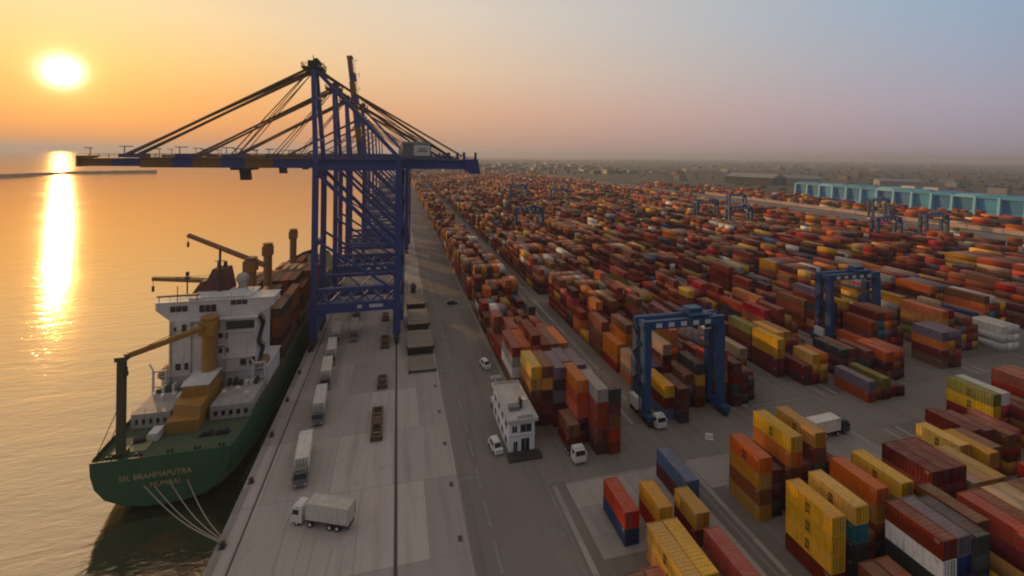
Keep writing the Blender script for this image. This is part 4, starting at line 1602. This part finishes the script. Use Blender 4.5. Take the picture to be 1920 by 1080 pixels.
# everything else in the stacks: one object
rest = [i for i in range(NR) if i not in SEL]
ra = geo_arr[rest]
nb = len(rest)
V = np.empty((nb, 8, 3), np.float32)
for c_, (fx, fy, fz) in enumerate([(0, 0, 0), (1, 0, 0), (1, 1, 0), (0, 1, 0), (0, 0, 1), (1, 0, 1), (1, 1, 1), (0, 1, 1)]):
    V[:, c_, 0] = ra[:, 0] + fx * CW
    V[:, c_, 1] = ra[:, 1] + fy * ra[:, 3]
    V[:, c_, 2] = ra[:, 2] + fz * CH
QF = np.array([(0, 3, 2, 1), (4, 5, 6, 7), (0, 1, 5, 4), (1, 2, 6, 5), (2, 3, 7, 6), (3, 0, 4, 7)])
Fq = (QF[None] + (np.arange(nb) * 8)[:, None, None]).reshape(-1, 4)
me = bpy.data.meshes.new('container_stacks')
me.vertices.add(nb * 8)
me.vertices.foreach_set('co', V.reshape(-1))
me.loops.add(Fq.size)
me.loops.foreach_set('vertex_index', Fq.reshape(-1).astype(np.int32))
me.polygons.add(len(Fq))
me.polygons.foreach_set('loop_start', np.arange(0, Fq.size, 4, dtype=np.int32))
for c_ in CNAMES:
    me.materials.append(CMAT[c_])
me.polygons.foreach_set('material_index', np.repeat(np.array([RECS[i][4] for i in rest], np.int32), 6))
at = me.attributes.new('isle', 'FLOAT', 'FACE')
at.data.foreach_set('value', np.repeat(RNG.random(nb).astype(np.float32), 6))
me.update(calc_edges=True)
me.validate()
stuff = bpy.data.objects.new('container_stacks', me)
COL.objects.link(stuff)
tag(stuff, 'dense field of rust red brown and ochre container stacks filling the distant yard', 'containers', None, 'stuff')


# ------------------------------------------------------------------ trucks
def make_truck(Lc, cabmat, trailer=True):
    t = thing('container_truck', 'x', 'truck', (0, 0, 0), 0, 'trucks on the terminal')
    end = 2.7 + Lc if trailer else 5.6
    m = MB().box(-.45, .6, .75, .45, end, 1.0)
    if trailer:
        m.box(-1.15, 2.9, 1.0, 1.15, end - .1, 1.25)
        m.box(-1.1, end - .3, .55, 1.1, end - .15, .75)
        m.box(-.9, 3.4, .35, -.7, 3.7, 1.0).box(.7, 3.4, .35, .9, 3.7, 1.0)
    else:
        m.box(-1.0, 3.4, 1.0, 1.0, 5.2, 1.2)
    m.build('chassis', M_STEELD, t)
    m = MB()
    m.hexa([(-1.2, 0, .55), (1.2, 0, .55), (1.2, 2.1, .55), (-1.2, 2.1, .55)], [(-1.18, .02, 1.7), (1.18, .02, 1.7), (1.18, 2.1, 1.7), (-1.18, 2.1, 1.7)])
    m.hexa([(-1.18, .02, 1.7), (1.18, .02, 1.7), (1.18, 2.1, 1.7), (-1.18, 2.1, 1.7)], [(-1.08, .32, 2.75), (1.08, .32, 2.75), (1.08, 2.05, 2.85), (-1.08, 2.05, 2.85)])
    m.box(-1.0, .7, 2.86, 1.0, 1.9, 3.0)
    for sx_ in (-1, 1):
        m.box(sx_ * 1.3 - .08, .15, 1.7, sx_ * 1.3 + .08, .35, 2.3)
    cab = m.build('cab', cabmat, t)
    m = MB().add([(-1.02, .02, 1.80), (1.02, .02, 1.80), (.96, .255, 2.62), (-.96, .255, 2.62)], [(0, 1, 2, 3)])
    m.build('windscreen', M_GLASS, cab)
    MB().box(-1.19, .5, 1.8, -1.10, 1.5, 2.5).build('side_window', M_GLASS, cab)
    MB().box(1.10, .5, 1.8, 1.19, 1.5, 2.5).build('side_window', M_GLASS, cab)
    for sx_ in (-.85, .85):
        MB().box(sx_ - .22, -.04, .72, sx_ + .22, .01, .95).build('headlight', M_SIGNW, cab)
    axles = [1.2, 3.4, 4.5] if not trailer else [1.2, 3.5, end - 3.2, end - 1.9]
    for a in axles:
        for sx_ in (-1, 1):
            w = MB().cyl((sx_ * .72, a, .5), (sx_ * 1.15, a, .5), .5, 14)
            w.cyl((sx_ * 1.15, a, .5), (sx_ * 1.17, a, .5), .26, 10, mi=1)
            w.build('wheel', [M_TYRE, M_WHITE], t)
    return t


proto = {}


def truck(x, y, rz, Lc, label, load='white', cabmat=None, clab=None):
    key = (Lc, cabmat.name if cabmat else 'w', bool(load))
    if key not in proto:
        proto[key] = make_truck(Lc, cabmat or M_WHITE, bool(load))
        o_ = proto[key]
    else:
        o_ = copy_tree(proto[key])
    o_.location = (x, y, 0)
    o_.rotation_euler = (0, 0, R(rz))
    o_['label'] = label
    if load:
        c, s = math.cos(R(rz)), math.sin(R(rz))
        lx, ly = -1.22, 2.75
        place_container(CNAMES.index(load), Lc, (x + lx * c - ly * s, y + lx * s + ly * c, 1.262), R(rz), clab, 'containers riding on trucks', 1)
    return o_


truck(-15.6, 80.6, -113.8, 7.4, 'white truck turning crosswise on the quay apron, nearest of all', clab='white container on the nearest truck, turning across the apron')
truck(-16.1, 87.4, 5, 9.0, 'grey cab truck right behind the turning truck at the head of the queue', cabmat=M_CABG, clab='white container on the truck right behind the turning truck')
Q = ['second', 'third', 'fourth', 'fifth']
for k, (x, y) in enumerate(((-16.2, 106.4), (-17.0, 122.2), (-17.5, 135.6), (-17.9, 149.6))):
    truck(x, y, 4, 9.0, f'grey cab truck, {Q[k]} in the queue along the ship', cabmat=M_CABG, clab=f'white container on the {Q[k]} truck queued along the ship')
truck(-12.6, 151.6, 3, 9.0, 'grey cab truck in the right hand lane beside the nearest crane legs', cabmat=M_CABG, clab='white container on the right hand lane truck by the crane legs')
truck(-13.4, 170.0, 3, 9.0, 'grey cab truck in the right hand lane between the crane legs', cabmat=M_CABG, clab='white container on the truck between the crane legs')
truck(96.6, 79.4, 94, 7.2, 'dark cab truck crossing behind the front yellow block', cabmat=M_CARB, clab='white container on the truck behind the front yellow block')
truck(35.2, 82.0, 3, 9.0, 'white tractor unit parked before the block behind the white office', load=None)
truck(57.0, 88.4, 3, 9.0, 'white tractor unit under the leg of the nearest gantry crane', load=None)


def make_car(body, kind):
    t = thing('parked_car', 'x', 'car', (0, 0, 0), 0, 'cars and vans on the quay road')
    h1, h2 = (.95, 1.5) if kind == 'car' else (1.2, 2.05)
    m = MB().hexa([(-.88, 0, .3), (.88, 0, .3), (.88, 4.4, .3), (-.88, 4.4, .3)], [(-.86, .05, h1), (.86, .05, h1), (.86, 4.35, h1), (-.86, 4.35, h1)])
    y0 = 1.1 if kind == 'car' else .6
    m.hexa([(-.84, y0, h1), (.84, y0, h1), (.84, 4.0, h1), (-.84, 4.0, h1)], [(-.68, y0 + .7, h2), (.68, y0 + .7, h2), (.68, 3.6, h2), (-.68, 3.6, h2)])
    m.build('body', body, t)
    MB().add([(-.74, y0 + .03, h1 + .08), (.74, y0 + .03, h1 + .08), (.62, y0 + .55, h2 - .1), (-.62, y0 + .55, h2 - .1)], [(0, 1, 2, 3)]).build('windscreen', M_GLASS, t)
    MB().box(-.86, y0 + .8, h1 + .08, -.73, 3.3, h2 - .15).build('side_window', M_GLASS, t)
    MB().box(.73, y0 + .8, h1 + .08, .86, 3.3, h2 - .15).build('side_window', M_GLASS, t)
    for x in (-.85, .85):
        for y in (.85, 3.5):
            MB().cyl((x - .1, y, .33), (x + .1, y, .33), .33, 12).build('wheel', M_TYRE, t)
    return t


for bodym, kind, x, y, rz, lb in ((M_CARB, 'car', 24.2, 182, 85, 'dark blue car stopped on the quay road beside far stacks'),
                                   (M_WHITE, 'van', 20.4, 88.2, 8, 'white van parked at the left corner of the white office'),
                                   (M_WHITE, 'van', 25.2, 124, 12, 'white van standing on the quay road behind the white office'),
                                   ):
    c = make_car(bodym, kind)
    c.location = (x, y, 0)
    c.rotation_euler = (0, 0, R(rz))
    c['label'] = lb

m = MB().hexa([(-.45, -.8, 0), (.45, -.8, 0), (.45, .8, 0), (-.45, .8, 0)], [(-.25, -.75, 1.0), (.25, -.75, 1.0), (.25, .75, 1.0), (-.25, .75, 1.0)])
m.box(-.6, -.9, 0, .6, .9, .15)
bo = m.build('barrier_block', M_WHITE, None, (65.2, 83.6, 0))
bo.rotation_euler = (0, 0, R(70))
tag(bo, 'small white barrier block alone on the crossing road before the nearest gantry', 'barrier')

# ------------------------------------------------------------------ white office
off = thing('office_building', 'white two storey flat roofed office building beside the quay road', 'building', (22.4, 88.6, 0))
m = MB().box(0, 0, 0, 5.4, 15, 6.1)
M_OFF = paint('office_white', (.80, .80, .82), .6, .22, .3, rust=.12)
wall = m.build('wall', M_OFF, off)
m = MB().box(-.4, -.6, 6.1, 6.0, 15.3, 6.35).box(-.4, -.6, 6.35, -.2, 15.3, 6.8).box(5.8, -.6, 6.35, 6.0, 15.3, 6.8).box(-.2, -.6, 6.35, 5.8, -.4, 6.8).box(-.2, 15.1, 6.35, 5.8, 15.3, 6.8)
roof = m.build('roof', M_ROOF, off)
MB().box(1.0, 3.4, 6.35, 3.2, 5.0, 7.2).build('roof_unit', M_GREYG, roof)
MB().cyl((4.4, 4.6, 6.35), (4.4, 4.6, 8.1), .55, 14).build('water_tank', M_WHITE, roof)
MB().box(3.3, 4.0, 6.35, 3.7, 5.2, 8.3).build('chimney', M_STEELD, roof)
MB().box(2.0, -.2, 6.36, 5.2, 1.0, 6.7).build('roof_hatch', M_GREYG, roof)
m = MB().box(-.1, -.12, 3.1, 5.5, -.0, 3.45)
m.build('string_course', M_WHITE, off)
for x0, x1, z0, z1, nm in ((.7, 1.7, 4.0, 5.3, 'window'), (2.4, 4.7, 3.9, 5.5, 'window'), (2.6, 4.3, .1, 2.6, 'door'), (1.0, 1.8, .1, 2.2, 'door')):
    f = MB().box(x0, -.06, z0, x1, .02, z1).build(nm, M_GLASS, off)
    fr = MB()
    for a, c_, e_, g_ in ((x0 - .08, z0 - .08, x1 + .08, z0), (x0 - .08, z1, x1 + .08, z1 + .08), (x0 - .08, z0, x0, z1), (x1, z0, x1 + .08, z1), ((x0 + x1) / 2 - .03, z0, (x0 + x1) / 2 + .03, z1)):
        fr.box(a, -.09, c_, e_, -.055, g_)
    fr.build('frame', M_WHITE, f)
for k in range(4):
    y0 = 1.6 + 3.4 * k
    for z in (.9, 4.0):
        MB().box(-.05, y0, z, .02, y0 + 1.5, z + 1.2).build('window', M_GLASS, off)
MB().box(-.6, -3.0, 0, 6.2, -.25, .3).build('doorstep', M_STEELD, off)
m = MB().rail([(-.5, -2.9, .3), (6.1, -2.9, .3)], 1.0, 1.3, .06)
m.build('railing', M_STEELD, off)
# lighting mast trailer behind the office
lt = thing('lighting_tower', 'white mobile lighting tower with round lamps behind the white office', 'light tower', (23.4, 106.2, 0))
MB().box(-.8, -1.2, .5, .8, 1.2, 1.7).build('trailer', M_WHITE, lt)
m = MB().cyl((0, 0, 1.7), (0, 0, 6.6), .16, 8).beam((-1.2, 0, 6.6), (1.2, 0, 6.6), .18).beam((0, -.9, .3), (0, -2.6, .5), .12)
m.build('mast', M_WHITE, lt)
for x in (-1.0, -.35, .35, 1.0):
    MB().cyl((x, -.28, 7.0), (x, .12, 7.0), .38, 12, .24).build('lamp', M_WHITE, lt)
for x in (-.9, .9):
    MB().cyl((x - .1, 0, .4), (x + .1, 0, .4), .4, 12).build('wheel', M_TYRE, lt)


# ------------------------------------------------------------------ hatch covers and spreaders on the apron
def hatch_cover(x0, y0, x1, y1, h, label):
    t = thing('hatch_cover', label, 'hatch cover', ((x0 + x1) / 2, y0, 0), 0, 'hatch covers laid on the apron')
    w, l = (x1 - x0) / 2, y1 - y0
    m = MB().hexa([(-w, .2, h - .35), (w, .2, h - .35), (w, l, h - .35), (-w, l, h - .35)], [(-w, 0, h), (w, 0, h), (w, l, h), (-w, l, h)])
    for k in range(1, 4):
        m.box(-w + .1, l * k / 4 - .06, h, w - .1, l * k / 4 + .06, h + .05)
    m.build('top_plate', M_HATCH, t)
    m = MB()
    for k in range(7):
        xx = -w + .3 + (2 * w - .6) * k / 6
        m.box(xx - .12, .5, .0, xx + .12, l - .4, h - .36)
    m.box(-w + .1, .9, .3, w - .1, 1.1, h - .36).box(-w + .1, l - .9, .3, w - .1, l - .7, h - .36)
    m.build('girder', M_STEELD, t)
    for sx_ in (-1, 1):
        MB().box(sx_ * w - .2, -.15, h - .9, sx_ * w + .2, .15, h + .25).build('corner_lug', M_RUSTB, t)
    return t


hatch_cover(3.9, 126.6, 11.0, 135.0, .8, 'low tan hatch cover on the apron, nearest of the row')
hatch_cover(3.6, 137.4, 11.3, 150.5, 2.7, 'tan hatch cover standing high, second of the row')
hatch_cover(4.0, 156.0, 11.2, 171.0, 2.7, 'tan hatch cover standing high, third of the row')
hatch_cover(4.2, 177.6, 11.2, 190.0, 2.5, 'tan hatch cover standing high, farthest of the row')


def spreader(x, y, L, label):
    t = thing('container_spreader', label, 'spreader', (x, y, 0), R(1.0), 'spreaders lying beside the crane rail')
    m = MB().box(-1.2, 0, .35, -.75, L, .95).box(.75, 0, .35, 1.2, L, .95)
    m.box(-.75, L * .38, .4, .75, L * .62, 1.1)
    for k in range(1, 8):
        m.box(-.75, L * k / 8 - .12, .45, .75, L * k / 8 + .12, .85)
    m.build('frame', M_SPREAD, t)
    for yy in (0, L - .5):
        MB().box(-1.22, yy, .15, 1.22, yy + .5, .98).build('end_beam', M_RUSTB, t)
    for sx_ in (-1, 1):
        for yy in (.25, L - .25):
            MB().box(sx_ * 1.1 - .14, yy - .14, 0, sx_ * 1.1 + .14, yy + .14, .35).build('twist_lock', M_STEELD, t)
    return t


spreader(-3.5, 98.4, 11.9, 'long brown container spreader lying on the apron, nearest the viewer')
spreader(-3.0, 119.9, 6.0, 'short brown container spreader lying behind the long one')
spreader(-3.0, 144.2, 9.0, 'brown container spreader lying beside the nearest landside crane leg')
spreader(-3.3, 168.0, 7.0, 'brown container spreader lying between the crane legs')
# small standing hut and cone-like marker by the hatch covers
hut = thing('checker_booth', 'small dark checker booth standing behind the farthest hatch cover', 'booth', (7.4, 200.5, 0))
MB().box(-1, -1, 0, 1, 1, 2.6).build('wall', M_STEELD, hut)
MB().hexa([(-1.3, -1.3, 2.6), (1.3, -1.3, 2.6), (1.3, 1.3, 2.6), (-1.3, 1.3, 2.6)], [(-.3, -.3, 4.2), (.3, -.3, 4.2), (.3, .3, 4.2), (-.3, .3, 4.2)]).build('roof', M_SPREAD, hut)
MB().box(-.7, -1.05, 1.2, .7, -1.0, 2.1).build('window', M_GLASS, hut)

# ------------------------------------------------------------------ teal sheds, pink wall and far buildings
sh = thing('warehouse', 'long teal warehouse with pale upright fins along the right edge', 'warehouse', (586, 262, 0))
LEN, HT = 300, 25
MB().box(1.5, 0, 0, 24, LEN, HT - 2).build('wall', M_TEALD, sh)
nf = 15
for k in range(nf + 1):
    y = k * LEN / nf
    MB().hexa([(-4.2, y - 1.2, 0), (1.5, y - 1.2, 0), (1.5, y + 1.2, 0), (-4.2, y + 1.2, 0)], [(-1.8, y - 1.1, HT - 2.05), (1.5, y - 1.1, HT - 2.05), (1.5, y + 1.1, HT - 2.05), (-1.8, y + 1.1, HT - 2.05)]).build('buttress', M_TEALL, sh)
for k in range(nf):
    y = k * LEN / nf
    b_ = MB().box(1.0, y + 2.2, 8.5, 1.45, y + LEN / nf - 2.2, 20).build('shutter_door', M_TEALD if k % 3 else M_TEAL, sh)
    MB().box(.9, y + 2.2, .3, 1.45, y + LEN / nf - 2.2, 7.8).build('lower_panel', M_TEAL, sh)
rw = random.Random(4)
for k in range(nf):
    y0, y1 = k * LEN / nf + .15, (k + 1) * LEN / nf - .15
    hh = HT + rw.uniform(-1.2, 1.0)
    m = MB()
    na = 6
    prev = None
    for q in range(na + 1):
        t_ = math.pi * q / na
        yy = (y0 + y1) / 2 - (y1 - y0) / 2 * math.cos(t_)
        zz = hh - 2 + 2.6 * math.sin(t_)
        if prev:
            m.hexa([(-1.5, prev[0], HT - 4), (25, prev[0], HT - 4), (25, yy, HT - 4), (-1.5, yy, HT - 4)], [(-1.5, prev[0], prev[1]), (25, prev[0], prev[1]), (25, yy, zz), (-1.5, yy, zz)])
        prev = (yy, zz)
    m.build('roof', M_TEAL if k % 4 else M_TEALL, sh)
for y in (LEN * .40, LEN * .48):
    MB().box(9, y, HT - 1, 16, y + 15, HT + 3.4).build('roof_vent', M_SHEDW, sh)

w = MB().box(485.5, 236, 0, 488.5, 640, 3.6)
w.hexa([(460, 130, 0), (462, 130, 0), (487.5, 236, 0), (485.5, 236, 0)], [(460, 130, 3.6), (462, 130, 3.6), (487.5, 236, 3.6), (485.5, 236, 3.6)])
for k in range(16):
    w.box(485.2, 240 + 25 * k, 0, 485.6, 241 + 25 * k, 3.9)
wo_ = w.build('boundary_wall', M_WALLP)
tag(wo_, 'long low pale pink boundary wall in front of the teal warehouse', 'wall')


def shed(x, y, w_, l_, h_, rz, label, roofm, wallm):
    t = thing('storage_shed', label, 'shed', (x, y, 0), R(rz), 'pale roofed sheds around the yard')
    m = MB().box(-w_ / 2, -l_ / 2, 0, w_ / 2, l_ / 2, h_)
    m.build('wall', wallm, t)
    m = MB().add([(-w_ / 2 - .5, -l_ / 2 - .5, h_), (w_ / 2 + .5, -l_ / 2 - .5, h_), (w_ / 2 + .5, l_ / 2 + .5, h_), (-w_ / 2 - .5, l_ / 2 + .5, h_),
                  (0, -l_ / 2 - .5, h_ + w_ * .14), (0, l_ / 2 + .5, h_ + w_ * .14)],
                 [(0, 1, 4), (1, 2, 5, 4), (2, 3, 5), (3, 0, 4, 5), (0, 3, 2, 1)])
    m.build('roof', roofm, t)
    MB().box(-w_ * .18, -l_ / 2 - .12, 0, w_ * .18, -l_ / 2 - .02, h_ * .75).build('door', M_TEALD, t)
    return t


shed(341, 224, 15, 26, 6.5, 78, 'white roofed shed amid the stacks in front of the boundary wall', M_SHEDW, M_WALLP)
shed(352, 252, 10, 16, 6, 80, 'small white roofed shed beside a blue gantry crane on the right', M_SHEDW, M_WALLP)
shed(322, 186, 12, 15, 7, 70, 'whitish roofed shed at the right edge of the yard', M_SHEDW, M_WALLP)
shed(800, 880, 60, 110, 16, 20, 'far white roofed hall, left of the teal warehouse', M_SHEDG, M_LAND)
shed(905, 872, 50, 90, 14, 60, 'far pale roofed hall just left of the teal warehouse', M_SHEDG, M_SHEDG)
shed(1030, 738, 34, 70, 14, 55, 'far pale roofed hall rising above the teal warehouse roof', M_SHEDG, M_SHEDG)
shed(760, 330, 24, 40, 20, 10, 'pale twin block behind the right end of the teal warehouse', M_SHEDG, M_SHEDG)

# distant town and scrub
M_TOWN = paint('town_render', (.17, .145, .125), .9, .3, .05)
tb = MB()
rr = random.Random(5)
for _ in range(320):
    y = rr.uniform(420, 5200)
    x = rr.uniform(700, 7000)
    if x < 300 + .25 * (y - 1300):
        continue
    a, c_, h_ = rr.uniform(8, 40), rr.uniform(8, 60), rr.uniform(4, 13)
    tb.box(x, y, 0, x + a, y + c_, h_, rr.choice((0, 1, 1, 2)))
for _ in range(260):
    y = rr.uniform(1330, 2600)
    x = rr.uniform(20, 900)
    tb.box(x, y, 0, x + rr.uniform(8, 40), y + rr.uniform(8, 40), rr.uniform(3, 16), rr.choice((0, 1, 2)))
tag(tb.build('distant_town', [M_GREYG, M_RUSTB, M_TOWN]), 'hazy far off town of low pale and brown blocks beyond the yard', 'town', None, 'stuff')
M_TREE = paint('scrub_foliage', (.066, .070, .042), .9, .4, .05)
tv, tf = [], []
rr = random.Random(9)
for _ in range(5200):
    y = rr.uniform(1330, 7600) if rr.random() < .6 else rr.uniform(300, 1700)
    x = rr.uniform(-10, 7800)
    if y > 2100 + x * 1.5 or (y < 1330 and x < 660):
        continue
    if y > 6500:
        continue
    r_, h_ = rr.uniform(3, 9), rr.uniform(3, 8)
    o_ = len(tv)
    n_ = 6
    for lvl, fr in ((0, .8), (.45, 1.0), (.8, .6)):
        for i in range(n_):
            t_ = 2 * math.pi * i / n_ + lvl
            q = r_ * fr * rr.uniform(.7, 1.25)
            tv.append((x + q * math.cos(t_), y + q * math.sin(t_), h_ * lvl + rr.uniform(-.3, .3)))
    tv.append((x, y, h_))
    for lv in range(2):
        for i in range(n_):
            tf.append((o_ + lv * n_ + i, o_ + lv * n_ + (i + 1) % n_, o_ + (lv + 1) * n_ + (i + 1) % n_, o_ + (lv + 1) * n_ + i))
    for i in range(n_):
        tf.append((o_ + 2 * n_ + i, o_ + 2 * n_ + (i + 1) % n_, o_ + 3 * n_))
tag(MB().add(tv, tf).build('distant_scrub', M_TREE), 'dark scrub and trees scattered over the flat land to the horizon', 'scrub', None, 'stuff')
print('containers', NR, 'selected', len(SEL), 'ship', len(ship_sel), 'min score', min(scores[i] for i in SEL))
